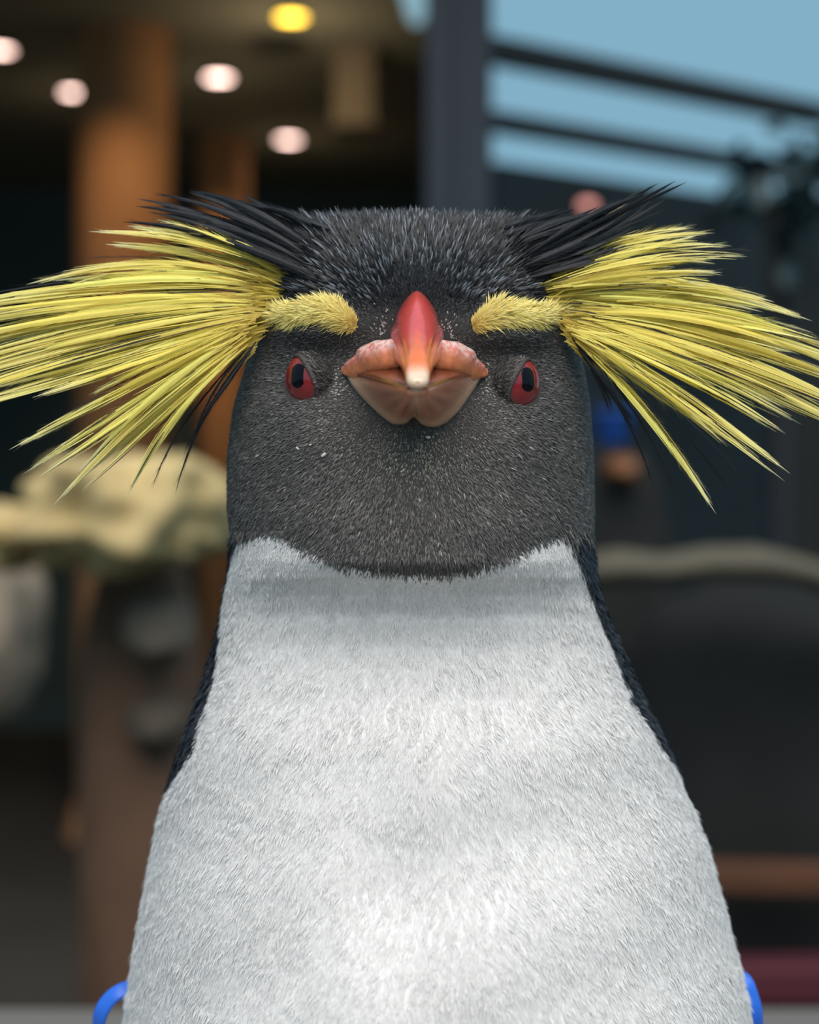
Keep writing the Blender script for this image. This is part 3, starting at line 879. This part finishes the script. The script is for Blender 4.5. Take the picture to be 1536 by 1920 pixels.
# ------------------------------------------------------------------ eyes
M_IRIS = mat_attr('iris', .16, .5, noise_scale=1400, noise_amt=.25, coat=.6)
M_PUPIL = mat_new('pupil', (.004, .004, .008), .12, .2)
M_LID = mat_attr('eyelid_skin', .6, .35, noise_scale=1600, noise_amt=.35, bump=.6)
def sphere_patch(name, c, R, ax, U, Vv_, half, mat, parent, colf, nr=14, na=48, tilt=(0, 0), squash=1.0):
    """spherical cap of half-angle `half` round axis ax (+tilt along U, V)"""
    axis = (ax + U * tilt[0] + Vv_ * tilt[1]); axis /= np.linalg.norm(axis)
    u = U - axis * np.dot(U, axis); u /= np.linalg.norm(u); v = np.cross(axis, u)
    vs, cs = [c + axis * R], [colf(0, 0)]
    for i in range(1, nr + 1):
        a = half * i / nr
        for k in range(na):
            b = 2 * math.pi * k / na
            vs.append(c + R * (axis * math.cos(a) + (u * math.cos(b) * squash + v * math.sin(b)) * math.sin(a))); cs.append(colf(i / nr, b))
    Q = [(1 + (i - 1) * na + k, 1 + i * na + k, 1 + i * na + (k + 1) % na, 1 + (i - 1) * na + (k + 1) % na) for i in range(1, nr) for k in range(na)]
    Tt = [(0, 1 + k, 1 + (k + 1) % na) for k in range(na)]
    return mesh_np(name, np.array(vs), Q, Tt, mat, parent, np.array(cs))
for ex, ey, s in EYES:
    dd = depth_at(ex, ey)[0]
    P0 = W(ex, ey, dd)
    tt = t_of(np.array([float(ex)]), np.array([float(ey)]))
    nn = surfN(np.array([float(ey)]), tt)[0]
    nn = np.array([s * math.sin(math.radians(47)), -math.cos(math.radians(47)) , -.03]); nn /= np.linalg.norm(nn)
    R = 60 * S; c = P0 - nn * 37 * S
    Uv = np.cross(np.array([0, 0, 1.]), nn); Uv /= np.linalg.norm(Uv)      # screen-right-ish
    if np.dot(Uv, [1, 0, 0]) < 0: Uv = -Uv
    Vup = np.cross(nn, Uv); Vup = Vup if Vup[2] > 0 else -Vup
    eye = empty('eye', P0 - np.array(PEN.location), PEN)
    eye['label'] = 'red eye with black oval pupil and grey rim'
    red, dk, br_ = np.array(lin(150, 36, 42)), np.array(lin(106, 28, 28)), np.array(lin(104, 62, 52))
    def icol(r, b):
        k = np.clip((r - .8) / .2, 0, 1)
        e = np.clip((r - .86) / .08, 0, 1)
        return (dk * (1 - r) + red * r) * (1 - e) + br_ * e
    sphere_patch('iris', c, R, nn, Uv, Vup, math.radians(54), M_IRIS, eye, icol, 22, 56)
    sphere_patch('pupil', c, R * 1.012, nn, Uv, Vup, math.radians(22.5), M_PUPIL, eye, lambda r, b: (0, 0, 0), 8, 36, tilt=(-s * .22, .10), squash=.84)
    # rim: fleshy ring following an almond outline on the globe; the upper inner edge is cut by the brow lid
    na, nb = 64, 12
    vs, cs = [], []
    for k in range(na):
        b = 2 * math.pi * k / na
        inner = -s                                       # towards the bill
        cu, cv = math.cos(b), math.sin(b)
        rad = 48.0 * (1 + .12 * cv * cv)
        # almond: squeeze towards the upper inner side
        q_ = cu * inner * .62 + cv * .78
        rad *= 1 - .25 * max(0, q_) ** 1.5
        q2 = cu * -inner * .3 + cv * -.95
        rad *= 1 + .08 * max(0, q2) ** 2
        h = math.asin(min(.98, rad * S / R)) if rad * S < R else 1.35
        dr = Uv * cu + Vup * cv
        for j in range(nb):
            a = 2 * math.pi * j / nb
            thick = (4.0 + 2.0 * max(0, q_)) * S
            rr = R * 1.02 + thick * .6 * math.sin(a)
            hh = h + thick / R * 1.0 * math.cos(a) 
            vs.append(c + rr * (nn * math.cos(hh) + dr * math.sin(hh)))
            g = .85 + .3 * math.cos(a)
            cs.append(np.array(lin(88, 82, 78)) * g)
    J = np.arange(na * nb).reshape(na, nb)
    Q = np.stack([J, np.roll(J, -1, 0), np.roll(np.roll(J, -1, 0), -1, 1), np.roll(J, -1, 1)], -1).reshape(-1, 4)
    mesh_np('eyelid', np.array(vs), Q, None, M_LID, eye, np.array(cs))
    # brow lid: shell closing the upper inner side of the globe
    vs, cs, ok = [], [], []
    gn_ = 26
    for i in range(gn_):
        for k in range(gn_):
            al = -1.35 + 2.7 * i / (gn_ - 1); be = k / (gn_ - 1)
            # polar sector centred on the upper inner direction
            dirang = math.atan2(.78, -s * .62)
            b = dirang + al
            q_ = math.cos(al)
            rad = 48.0 * (1 + .12 * math.sin(b) ** 2) * (1 - .25 * max(0, q_) ** 1.5)
            h0 = math.asin(min(.98, rad * S / R)); h1 = 1.5
            hh = h0 + (h1 - h0) * be
            dr = Uv * math.cos(b) + Vup * math.sin(b)
            vs.append(c + R * (1.012 + .012 * math.sin(be * 14)) * (nn * math.cos(hh) + dr * math.sin(hh)))
            cs.append(np.array(lin(54, 54, 54)))
    J = np.arange(gn_ * gn_).reshape(gn_, gn_)
    Q = np.stack([J[:-1, :-1], J[1:, :-1], J[1:, 1:], J[:-1, 1:]], -1).reshape(-1, 4)
    mesh_np('brow_lid', np.array(vs), Q, None, M_LID, eye, np.array(cs))
    # fine down covering the lid
    ns = 900
    vs = np.array(vs); pick = rng.integers(0, gn_ * gn_, ns); pick = pick[(pick % gn_) > 3]; ns = len(pick)
    Pl = vs[pick] + rng.normal(size=(ns, 3)) * 2 * S
    Nl = Pl - c; Nl /= np.linalg.norm(Nl, axis=1, keepdims=True)
    Tl = np.tile(np.array([s * .8, .3, .35]), (ns, 1)); Tl -= Nl * np.sum(Tl * Nl, 1, keepdims=True); Tl /= np.linalg.norm(Tl, axis=1, keepdims=True)
    Tl = jitter_dir(Tl, Nl, .4)
    strand_mesh('lid_down', Pl, Tl, Nl, rng.uniform(8, 14, ns) * S, rng.uniform(1.8, 2.8, ns) * S, rng.uniform(.1, .4, ns),
                C_FACE * 1.1 * rng.lognormal(0, .35, (ns, 1)), M_DARK, eye)

# ------------------------------------------------------------------ yellow eyebrows
C_Y1, C_Y2, C_Y3, C_TIP = [np.array(lin(*v)) for v in ((254, 240, 128), (246, 222, 98), (204, 176, 76), (253, 249, 210))]
for side, pts in ((-1, [(669, 608, 3), (660, 604, 13), (640, 596, 21), (608, 588, 25), (575, 589, 22), (545, 594, 18), (512, 592, 17), (485, 584, 16)]),
                  (1, [(886, 612, 3), (894, 608, 12), (914, 600, 19), (942, 592, 24), (975, 594, 22), (1008, 596, 18), (1032, 592, 17), (1054, 586, 16)])):
    pts = np.array(pts, float); k = np.arange(len(pts)); kk = np.linspace(0, len(pts) - 1, 40)
    gx, gy, gr = [spline(np.stack([k, pts[:, i]], 1)) for i in range(3)]
    def brow_pt(kv, a):
        x0, y0, r = gx(kv), gy(kv), gr(kv)
        dd = depth_at(np.clip(x0, 500, 1046), y0) - 4
        return np.stack([x0 + 0 * a, y0 - np.cos(a) * r, dd - np.sin(a) * r * 1.0], -1)
    n = 20; an = np.linspace(-.4, math.pi + .4, n)
    K, A = np.meshgrid(kk, an, indexing='ij')
    pp = brow_pt(K.ravel(), A.ravel())
    J = np.arange(40 * n).reshape(40, n)
    Q = np.stack([J[:-1, :-1], J[1:, :-1], J[1:, 1:], J[:-1, 1:]], -1).reshape(-1, 4)
    brow = mesh_np('eyebrow_stripe', W(*pp.T), Q, None, M_YEL, PEN, np.tile(C_Y2 * .75, (40 * n, 1)))
    brow['label'] = 'short fluffy yellow eyebrow stripe'
    ns = 5200
    kv = rng.uniform(0, len(pts) - 1, ns); av = rng.uniform(-.3, math.pi + .3, ns)
    p = brow_pt(kv, av); Pw = W(*p.T)
    p2 = brow_pt(np.minimum(kv + .05, len(pts) - 1), av); e1 = W(*p2.T) - Pw
    bad = np.linalg.norm(e1, axis=1) < 1e-8
    e1[bad] = np.array([side, 0, 0]) * 1e-4
    T = e1 / np.linalg.norm(e1, axis=1, keepdims=True)
    ctr = np.stack([gx(kv), gy(kv), depth_at(np.clip(gx(kv), 500, 1046), gy(kv))], -1)
    N = Pw - W(*ctr.T); N -= T * np.sum(N * T, 1, keepdims=True); N /= np.linalg.norm(N, axis=1, keepdims=True) + 1e-9
    # splay up above and down below
    spl = np.array([0, 0, 1.]) * (np.cos(av) * np.where(np.cos(av) < 0, .3 + .12 * kv, .3))[:, None]
    T = T + spl; T -= N * np.sum(T * N, 1, keepdims=True); T /= np.linalg.norm(T, axis=1, keepdims=True)
    T = jitter_dir(T, N, .35)
    mixv = rng.random((ns, 1))
    gold = np.clip((3.5 - kv) / 3, 0, 1)[:, None] * .7
    cc = ((C_Y1 * mixv + C_Y2 * (1 - mixv)) * (1 - gold) + np.array(lin(250, 212, 70)) * gold) * rng.uniform(.75, 1.1, (ns, 1))
    strand_mesh('eyebrow_down', Pw, T, N, rng.uniform(12, 34, ns) * np.clip(.35 + kv * .3, 0, 1) * S, rng.uniform(1.5, 2.8, ns) * S, rng.uniform(.05, .75, ns) * np.clip(.3 + kv * .4, 0, 1), cc, M_YEL, brow,
                tipcol=cc * .6 + C_TIP * .4)

# ------------------------------------------------------------------ long crest feathers
def bez(a, m, b, s):
    """quadratic through a (s=0), m (s=.5), b (s=1)"""
    c = 2 * m - .5 * (a + b)
    s = s[:, None]
    return (1 - s) ** 2 * a + 2 * s * (1 - s) * c + s * s * b
def feather(name, root, via, tip, width, parent, c_root, c_mid, c_tip, mat, label=None, roll=None, nb=64, fray=1.0):
    a, m_, b = [W(*np.array(v, float)) for v in (root, via, tip)]
    ln = np.linalg.norm(b - a)
    NS = 15
    s = np.linspace(0, 1, NS)
    ctr = bez(a, m_, b, s)
    tg = np.gradient(ctr, axis=0); tg /= np.linalg.norm(tg, axis=1, keepdims=True)
    view = np.array([0, -1., 0.25])
    roll = rng.normal() * .45 if roll is None else roll
    sd = np.cross(tg, view); sd /= np.linalg.norm(sd, axis=1, keepdims=True)
    nm = np.cross(sd, tg)
    nm = np.where((nm[:, 1] > 0)[:, None], -nm, nm)
    tw = roll + .3 * (s - .5)
    sdr = sd * np.cos(tw)[:, None] + nm * np.sin(tw)[:, None]
    nmr = nm * np.cos(tw)[:, None] - sd * np.sin(tw)[:, None]
    wp = width * S * (.30 + .70 * np.sin(np.clip(s / .55, 0, 1) * math.pi / 2)) * np.clip((1 - s) / .55, 0, 1) ** .7
    vs, qs, ts_, cs = [], [], [], []
    def colr(sv):
        sv = np.asarray(sv)[..., None]
        k1 = np.clip(sv / .22, 0, 1); k2 = np.clip((sv - .72) / .28, 0, 1) ** 1.5
        return (c_root * (1 - k1) + c_mid * k1) * (1 - k2) + c_tip * k2
    # vane: five columns, shallow roof section
    offs = np.linspace(-.5, .5, 9); drop = .16 * np.abs(offs * 2) ** 1.5 + np.where(np.arange(9) % 2, .05, 0)
    tone = rng.uniform(.86, 1.1, 9); tone[4] = 1.12
    for i in range(NS):
        for o_, dr, tn in zip(offs, drop, tone):
            vs.append(ctr[i] + sdr[i] * wp[i] * o_ * .66 - nmr[i] * wp[i] * dr)
            cs.append(colr(s[i]) * tn)
    for i in range(NS - 1):
        for k in range(8):
            j = i * 9 + k
            qs.append((j, j + 1, j + 10, j + 9))
    # loose barbs leaning towards the tip along both edges
    for sgn in (-1, 1):
        sb = np.sort(rng.uniform(.04, .93, nb))
        for q_ in sb:
            i = min(int(q_ * (NS - 1)), NS - 2); f = q_ * (NS - 1) - i
            c0 = ctr[i] * (1 - f) + ctr[i + 1] * f
            w0 = wp[i] * (1 - f) + wp[i + 1] * f
            tgt = tg[i]; sdd = sdr[i] * sgn
            bl = rng.uniform(24, 62) * S * (1 - .4 * q_)
            a_ = rng.uniform(.10, .28) * fray
            p0 = c0 + sdd * w0 * .18
            p1 = p0 + tgt * bl * math.cos(a_) + sdd * (w0 * .18 + bl * math.sin(a_)) + nmr[i] * rng.normal() * 1.5 * S
            bw = rng.uniform(.7, 1.6) * S
            j = len(vs)
            vs += [p0 - tgt * bw * 2, p0 + tgt * bw * 2 + sdd * bw, p1]
            cc = colr(q_); cs += [cc * .95, cc * .95, cc * rng.uniform(.9, 1.2)]
            ts_.append((j, j + 1, j + 2))
    o = mesh_np(name, np.array(vs), qs, ts_, mat, parent, np.clip(np.array(cs), 0, .95))
    if label: o['label'] = label
    return o

C_BK, C_BK2 = np.array(lin(16, 18, 22)), np.array(lin(32, 35, 40))
# root, via, tip in pixels (+ depth), width, copies
LY = [((533, 512), (365, 455), (164, 434), 13, 2), ((505, 520), (365, 478), (196, 458), 14, 2), ((490, 492), (370, 448), (237, 423), 11, 2), ((533, 508), (420, 448), (292, 412), 6, 1), ((540, 510), (470, 462), (374, 421), 5, 1), ((500, 528), (280, 497), (48, 534), 18, 3), ((495, 538), (300, 516), (93, 554), 18, 3), ((500, 545), (188, 539), (-165, 592), 19, 5), ((495, 555), (189, 567), (-174, 625), 18, 5), ((500, 566), (176, 592), (-201, 680), 20, 6), ((495, 575), (183, 611), (-225, 722), 20, 6), ((492, 582), (184, 634), (-218, 748), 20, 6), ((490, 590), (178, 660), (-192, 779), 18, 5), ((480, 600), (216, 682), (-151, 789), 16, 4), ((470, 606), (275, 672), (59, 746), 15, 3), ((462, 612), (300, 676), (164, 742), 11, 2), ((460, 618), (235, 728), (16, 844), 14, 3), ((460, 624), (255, 752), (39, 892), 13, 2), ((462, 628), (268, 762), (71, 895), 12, 2), ((462, 634), (290, 762), (98, 949), 17, 3), ((462, 640), (305, 780), (150, 922), 11, 1), ((460, 650), (338, 770), (235, 936), 11, 2), ((470, 600), (330, 640), (190, 690), 16, 3)]
LB = [((465, 650), (345, 795), (285, 919), 8, 1), ((470, 660), (382, 785), (328, 929), 9, 1), ((462, 630), (300, 740), (168, 836), 5, 1),
      ((520, 520), (330, 485), (141, 486), 7, 1), ((510, 540), (250, 525), (5, 538), 6, 1), ((472, 655), (395, 760), (345, 850), 8, 2),
      ((480, 640), (420, 720), (370, 800), 9, 2), ((500, 560), (300, 560), (90, 600), 6, 2), ((490, 580), (300, 620), (60, 690), 6, 2)]
LT = [((575, 470), (470, 395), (355, 357), 15, 4), ((570, 480), (430, 400), (287, 362), 12, 4), ((560, 490), (410, 410), (253, 372), 14, 4),
      ((560, 500), (420, 432), (273, 396), 13, 4), ((550, 505), (390, 440), (228, 416), 11, 3), ((600, 450), (520, 400), (420, 372), 14, 4),
      ((640, 450), (560, 412), (480, 392), 13, 3), ((585, 525), (480, 470), (350, 430), 12, 4)]
RY = [((1030, 512), (1160, 452), (1304, 427), 9, 2), ((1030, 516), (1180, 455), (1342, 437), 11, 2), ((1025, 524), (1200, 470), (1373, 461), 13, 3), ((1015, 538), (1210, 488), (1403, 481), 14, 3), ((1020, 544), (1190, 516), (1355, 511), 14, 3), ((1030, 548), (1250, 530), (1454, 567), 17, 4), ((1035, 555), (1280, 545), (1524, 602), 18, 4), ((1040, 562), (1220, 570), (1397, 606), 17, 4), ((1045, 566), (1350, 588), (1649, 684), 18, 5), ((1045, 572), (1350, 610), (1670, 714), 18, 5), ((1048, 578), (1290, 612), (1502, 665), 17, 3), ((1050, 584), (1349, 635), (1686, 759), 19, 6), ((1052, 590), (1349, 665), (1692, 812), 19, 5), ((1055, 598), (1348, 692), (1663, 843), 20, 5), ((1058, 604), (1280, 685), (1505, 797), 16, 3), ((1060, 610), (1280, 702), (1476, 815), 15, 3), ((1062, 614), (1210, 660), (1344, 731), 14, 3), ((1070, 618), (1265, 728), (1483, 889), 14, 2), ((1072, 624), (1250, 735), (1474, 904), 14, 2), ((1074, 628), (1230, 725), (1366, 839), 11, 2), ((1080, 640), (1206, 770), (1344, 965), 12, 2), ((1074, 622), (1160, 670), (1250, 750), 12, 2)]
RB = [((1092, 668), (1168, 775), (1225, 910), 8, 1), ((1095, 660), (1195, 780), (1267, 927), 7, 1), ((1090, 650), (1260, 760), (1410, 918), 4, 1),
      ((1090, 655), (1250, 780), (1370, 923), 4, 1), ((1085, 655), (1150, 740), (1190, 810), 8, 2), ((1030, 530), (1240, 478), (1419, 470), 7, 2),
      ((1040, 560), (1280, 570), (1469, 619), 7, 2), ((1050, 590), (1250, 640), (1440, 720), 6, 2), ((1078, 640), (1120, 700), (1150, 770), 9, 2)]
RT = [((985, 500), (1130, 415), (1269, 338), 13, 4), ((980, 490), (1110, 412), (1236, 342), 13, 4), ((975, 480), (1100, 415), (1205, 351), 12, 4),
      ((1000, 505), (1130, 440), (1250, 372), 12, 4), ((940, 455), (1010, 415), (1080, 392), 13, 3), ((960, 470), (1060, 420), (1150, 392), 13, 4),
      ((1005, 520), (1120, 470), (1230, 420), 11, 4), ((1000, 530), (1110, 480), (1200, 455), 10, 2)]
RC = [((1022, 482), (1118, 424), (1212, 369), 9, 2)]
def grow(keys, parent, kind, side):
    for (r, v, t_, w, cnt) in keys:
        for k in range(cnt):
            jr = 0 if k == 0 else 1
            js = rng.uniform(.72, .98) if k else 1.0
            dx, dy = rng.normal() * 5 * jr, rng.normal() * 6 * jr
            rt = np.array(r, float) + [dx, dy]
            tipp = np.array(t_, float) + [rng.normal() * 12 * jr, rng.normal() * 16 * jr]
            vi = np.array(v, float) + [rng.normal() * 8 * jr, rng.normal() * 9 * jr]
            if k:   # shorter companion along the same curve
                q2 = bez(rt, vi, tipp, np.array([js / 2, js])); vi, tipp = q2[0], q2[1]
            rd = depth_at(np.clip(rt[0], 515, 1040), min(max(rt[1], 420), 640))[0] - (2 if kind != 'y' else 8)
            if kind == 't': vd, td = rd + 35 + rng.normal() * 10, rd + 110 + rng.normal() * 25
            else: vd, td = rd + 5 + rng.normal() * 14, rd + 40 + rng.normal() * 30
            wj = w * rng.uniform(.9, 1.25) * (1.15 if kind == 'y' else 1)
            root, via, tip = (*rt, rd), (*vi, vd), (*tipp, td)
            if kind == 'y':
                mixv = rng.random(); g = rng.uniform(.86, 1.06)
                feather('crest_feather', root, via, tip, wj, parent, C_Y3, (C_Y1 * mixv + C_Y2 * (1 - mixv)) * g, C_TIP, M_YEL)
            elif kind == 'c':
                feather('crest_feather', root, via, tip, wj, parent, C_Y3, np.array(lin(222, 212, 160)), C_BK2, M_YEL, 'cream streaked feather')
            else:
                feather('crest_feather', root, via, tip, wj, parent, C_BK, C_BK2 * rng.uniform(.6, 1.1), C_BK, M_BLACK, nb=40)

def crest_base(name, x0, y0, x1, y1, side, cols, mat, ns, ln, label, spread):
    """fluff at the foot of a crest: short down lying along the plumes"""
    u = rng.random(ns); xx = x0 + (x1 - x0) * u + rng.normal(size=ns) * 8; yy = y0 + (y1 - y0) * u + rng.normal(size=ns) * 9
    dd = depth_at(np.clip(xx, 500, 1048), np.clip(yy, 420, 700)) - 3
    P = W(xx, yy, dd)
    ang = np.radians(spread[0] + (spread[1] - spread[0]) * u + rng.normal(size=ns) * 9)
    T = np.stack([side * np.cos(ang), .15 + 0 * u, -np.sin(ang)], 1); T /= np.linalg.norm(T, axis=1, keepdims=True)
    N = np.tile(np.array([side * .5, -.85, .1]), (ns, 1)); N -= T * np.sum(N * T, 1, keepdims=True); N /= np.linalg.norm(N, axis=1, keepdims=True)
    mv = rng.random((ns, 1)); c = cols[0] * mv + cols[1] * (1 - mv)
    o = strand_mesh(name, P, T, N, rng.uniform(.5, 1.2, ns) * ln * S, rng.uniform(2, 4, ns) * S, rng.uniform(.0, .25, ns), c, mat, PEN, kind=None)
    o['label'] = label
    return o
cl_ = crest_base('yellow_crest', 535, 520, 462, 645, -1, (C_Y2, C_Y3), M_YEL, 1100, 70, 'spray of long yellow plumes on the left of the picture', (-22, 50))
cr_ = crest_base('yellow_crest', 1025, 525, 1082, 640, 1, (C_Y2, C_Y3), M_YEL, 1100, 70, 'spray of long yellow plumes on the right of the picture', (-22, 50))
bl_ = crest_base('black_crest', 620, 455, 560, 510, -1, (C_CROWN * .8, C_CROWN * 1.5), M_BLACK, 500, 45, 'black plumes swept up over the left yellow crest', (-35, -22))
br_c = crest_base('black_crest', 940, 465, 1005, 515, 1, (C_CROWN * .8, C_CROWN * 1.5), M_BLACK, 500, 45, 'black plumes swept up over the right yellow crest', (-38, -25))
LT = [((r[0] + 18, r[1] - 2), v, t_, w * 1.6, c_ + 1) for r, v, t_, w, c_ in LT] + [((650, 440), (585, 418), (505, 402), 20, 5), ((620, 470), (540, 432), (440, 402), 20, 5)]
RT = [((r[0] - 18, r[1] - 2), v, t_, w * 1.6, c_ + 1) for r, v, t_, w, c_ in RT] + [((905, 440), (975, 420), (1050, 400), 20, 5), ((940, 470), (1020, 432), (1110, 402), 20, 5)]
grow(LT, bl_, 't', -1); grow(RT, br_c, 't', 1); grow(RC, br_c, 'c', 1)
grow(LB, cl_, 'b', -1); grow(RB, cr_, 'b', 1)
grow(LY, cl_, 'y', -1); grow(RY, cr_, 'y', 1)
def filaments(keys, parent, per, cols, mat, seg=(.18, .45)):
    # loose hair-fine barbs lying along the plumes
    Pn, Cn = [], []
    for (r, v, t_, w, cnt) in keys:
        for k in range(per * cnt):
            off = rng.normal(size=2) * w * .32
            rt, vi = np.array(r, float) + rng.normal(size=2) * 4, np.array(v, float) + off
            tp = np.array(t_, float) + off * .25
            a0 = rng.uniform(.02, .72); a1 = min(a0 + rng.uniform(*seg), .95)
            c2 = bez(rt, vi, tp, np.linspace(a0, a1, 5))
            c2[:, 1] += np.linspace(0, 1, 5) ** 2 * rng.normal() * 5 * (1 - a0)
            rd = depth_at(np.clip(rt[0], 515, 1040), min(max(rt[1], 420), 640))[0] - 12
            dd = rd + np.linspace(a0, a1, 5) * 30 + rng.normal() * 13
            Pn.append(W(c2[:, 0], c2[:, 1], dd)); sv = np.linspace(a0, a1, 5)[:, None]
            m_ = rng.random(); base_c = (cols[0] * m_ + cols[1] * (1 - m_)) * rng.uniform(.85, 1.1)
            Cn.append(base_c * (1 - sv ** 3 * .5) + cols[2] * sv ** 3 * .5)
    Pn, Cn = np.array(Pn), np.array(Cn); n = len(Pn)
    tg = np.gradient(Pn, axis=1); sd = np.cross(tg, np.array([0, -1., .2])); sd /= np.linalg.norm(sd, axis=2, keepdims=True)
    wv = np.array([.5, 1, .9, .6, .1])[None, :, None] * rng.uniform(.7, 1.5, (n, 1, 1)) * S
    V = np.stack([Pn - sd * wv, Pn + sd * wv], 2).reshape(-1, 3)
    C2 = np.repeat(Cn[:, :, None, :], 2, 2).reshape(-1, 3)
    J = np.arange(n * 10).reshape(n, 5, 2)
    Q = np.stack([J[:, :-1, 0], J[:, :-1, 1], J[:, 1:, 1], J[:, 1:, 0]], -1).reshape(-1, 4)
    o = mesh_np('plume_filaments', V, Q, None, mat, parent, np.clip(C2, 0, .95)); o['kind'] = 'stuff'
filaments(LY, cl_, 17, (C_Y1, C_Y2, C_TIP), M_YEL); filaments(RY, cr_, 17, (C_Y1, C_Y2, C_TIP), M_YEL)
filaments(LY, cl_, 3, (C_BK, C_BK2, C_BK), M_BLACK); filaments(RY, cr_, 3, (C_BK, C_BK2, C_BK), M_BLACK)

# white flecks of down caught on the chin
for (fx, fy, r) in ((558, 841, 4), (607, 853, 6), (803, 820, 5), (582, 834, 3)):
    p = W(fx, fy, depth_at(fx, fy)[0] - 5)
    bm = bmesh.new(); bmesh.ops.create_icosphere(bm, subdivisions=2, radius=r * S, matrix=Matrix.Translation(p) @ Matrix.Rotation(rng.uniform(0, 3), 4, 'Y') @ Matrix.Diagonal((1, .4, .5, 1)))
    o = bm_obj('down_fleck', bm, mat_new('down_fleck', lin(205, 205, 200), .8, .2), PEN, True)

# feet on the ledge (below the frame)
M_FOOT = mat_new('pink_foot', lin(196, 140, 128), .7, .3, 80, .2, .3)
for sx in (-1, 1):
    bm = bmesh.new()
    cx = 20 * S + sx * 300 * S; cy = 150 * S
    for k, a in enumerate((-.35, 0, .35)):
        e = Vector((cx + math.sin(a) * 420 * S, cy - math.cos(a) * 420 * S, .006))
        b0 = Vector((cx, cy, .016))
        r0 = None
        for i in range(7):
            f = i / 6; c = b0.lerp(e, f); r = .010 * (1 - .45 * f)
            ring = [bm.verts.new(c + Vector((r * math.cos(q), 0, max(-c.z + .0005, r * .8 * math.sin(q))))) for q in np.linspace(0, 2 * math.pi, 10, endpoint=False)]
            if r0:
                for j in range(10): bm.faces.new([r0[j], r0[(j + 1) % 10], ring[(j + 1) % 10], ring[j]])
            else: bm.faces.new(ring)
            r0 = ring
        bm.faces.new(r0)
    bmesh.ops.create_cone(bm, cap_ends=True, segments=16, radius1=.014, radius2=.022, depth=.05, matrix=Matrix.Translation((cx, cy + .004, .028)))
    bm_obj('foot', bm, M_FOOT, PEN, True)

# ------------------------------------------------------------------ blue bands on the flippers
M_BAND = mat_new('blue_band', lin(44, 112, 226), .38, .5, 300, .06)
def band(pts, label, wband=34, thick=10):
    """closed strap through pixel points (x, y, depth)"""
    pts = np.array(pts, float); n = len(pts); N2 = 72
    k = np.arange(N2) * n / N2; i = k.astype(int); f = (k - i)[:, None]
    p0, p1, p2, p3 = [pts[(i + o) % n] for o in (-1, 0, 1, 2)]
    c = .5 * (2 * p1 + (p2 - p0) * f + (2 * p0 - 5 * p1 + 4 * p2 - p3) * f ** 2 + (3 * p1 - p0 - 3 * p2 + p3) * f ** 3)
    Pw = W(*c.T)
    tg = np.roll(Pw, -1, 0) - np.roll(Pw, 1, 0); tg /= np.linalg.norm(tg, axis=1, keepdims=True)
    ctr = Pw.mean(0); out = Pw - ctr; out -= tg * np.sum(out * tg, 1, keepdims=True); out /= np.linalg.norm(out, axis=1, keepdims=True)
    sd = np.cross(tg, out)
    prof = [(-.5, -.3), (-.5, .3), (-.38, .5), (.38, .5), (.5, .3), (.5, -.3), (.38, -.5), (-.38, -.5)]
    V = np.stack([Pw + sd * (a * wband * S) + out * (b * thick * S) for a, b in prof], 1)
    J = np.arange(N2 * 8).reshape(N2, 8)
    Q = np.stack([J, np.roll(J, -1, 0), np.roll(np.roll(J, -1, 0), -1, 1), np.roll(J, -1, 1)], -1).reshape(-1, 4)
    o = mesh_np('flipper_band', V.reshape(-1, 3), Q, None, M_BAND)
    return tag(o, label, 'flipper band', 'blue bands on the flippers')
band([(184, 1925, 470), (205, 1874, 450), (250, 1850, 470), (300, 1850, 560), (330, 1900, 700), (310, 1990, 780), (250, 2040, 760), (200, 2000, 600)],
     'blue plastic band looped round the flipper left of the belly')
band([(1418, 1925, 470), (1408, 1868, 450), (1388, 1832, 470), (1340, 1830, 560), (1310, 1890, 700), (1325, 1980, 780), (1370, 2030, 760), (1410, 1995, 600)],
     'blue plastic band looped round the flipper right of the belly')
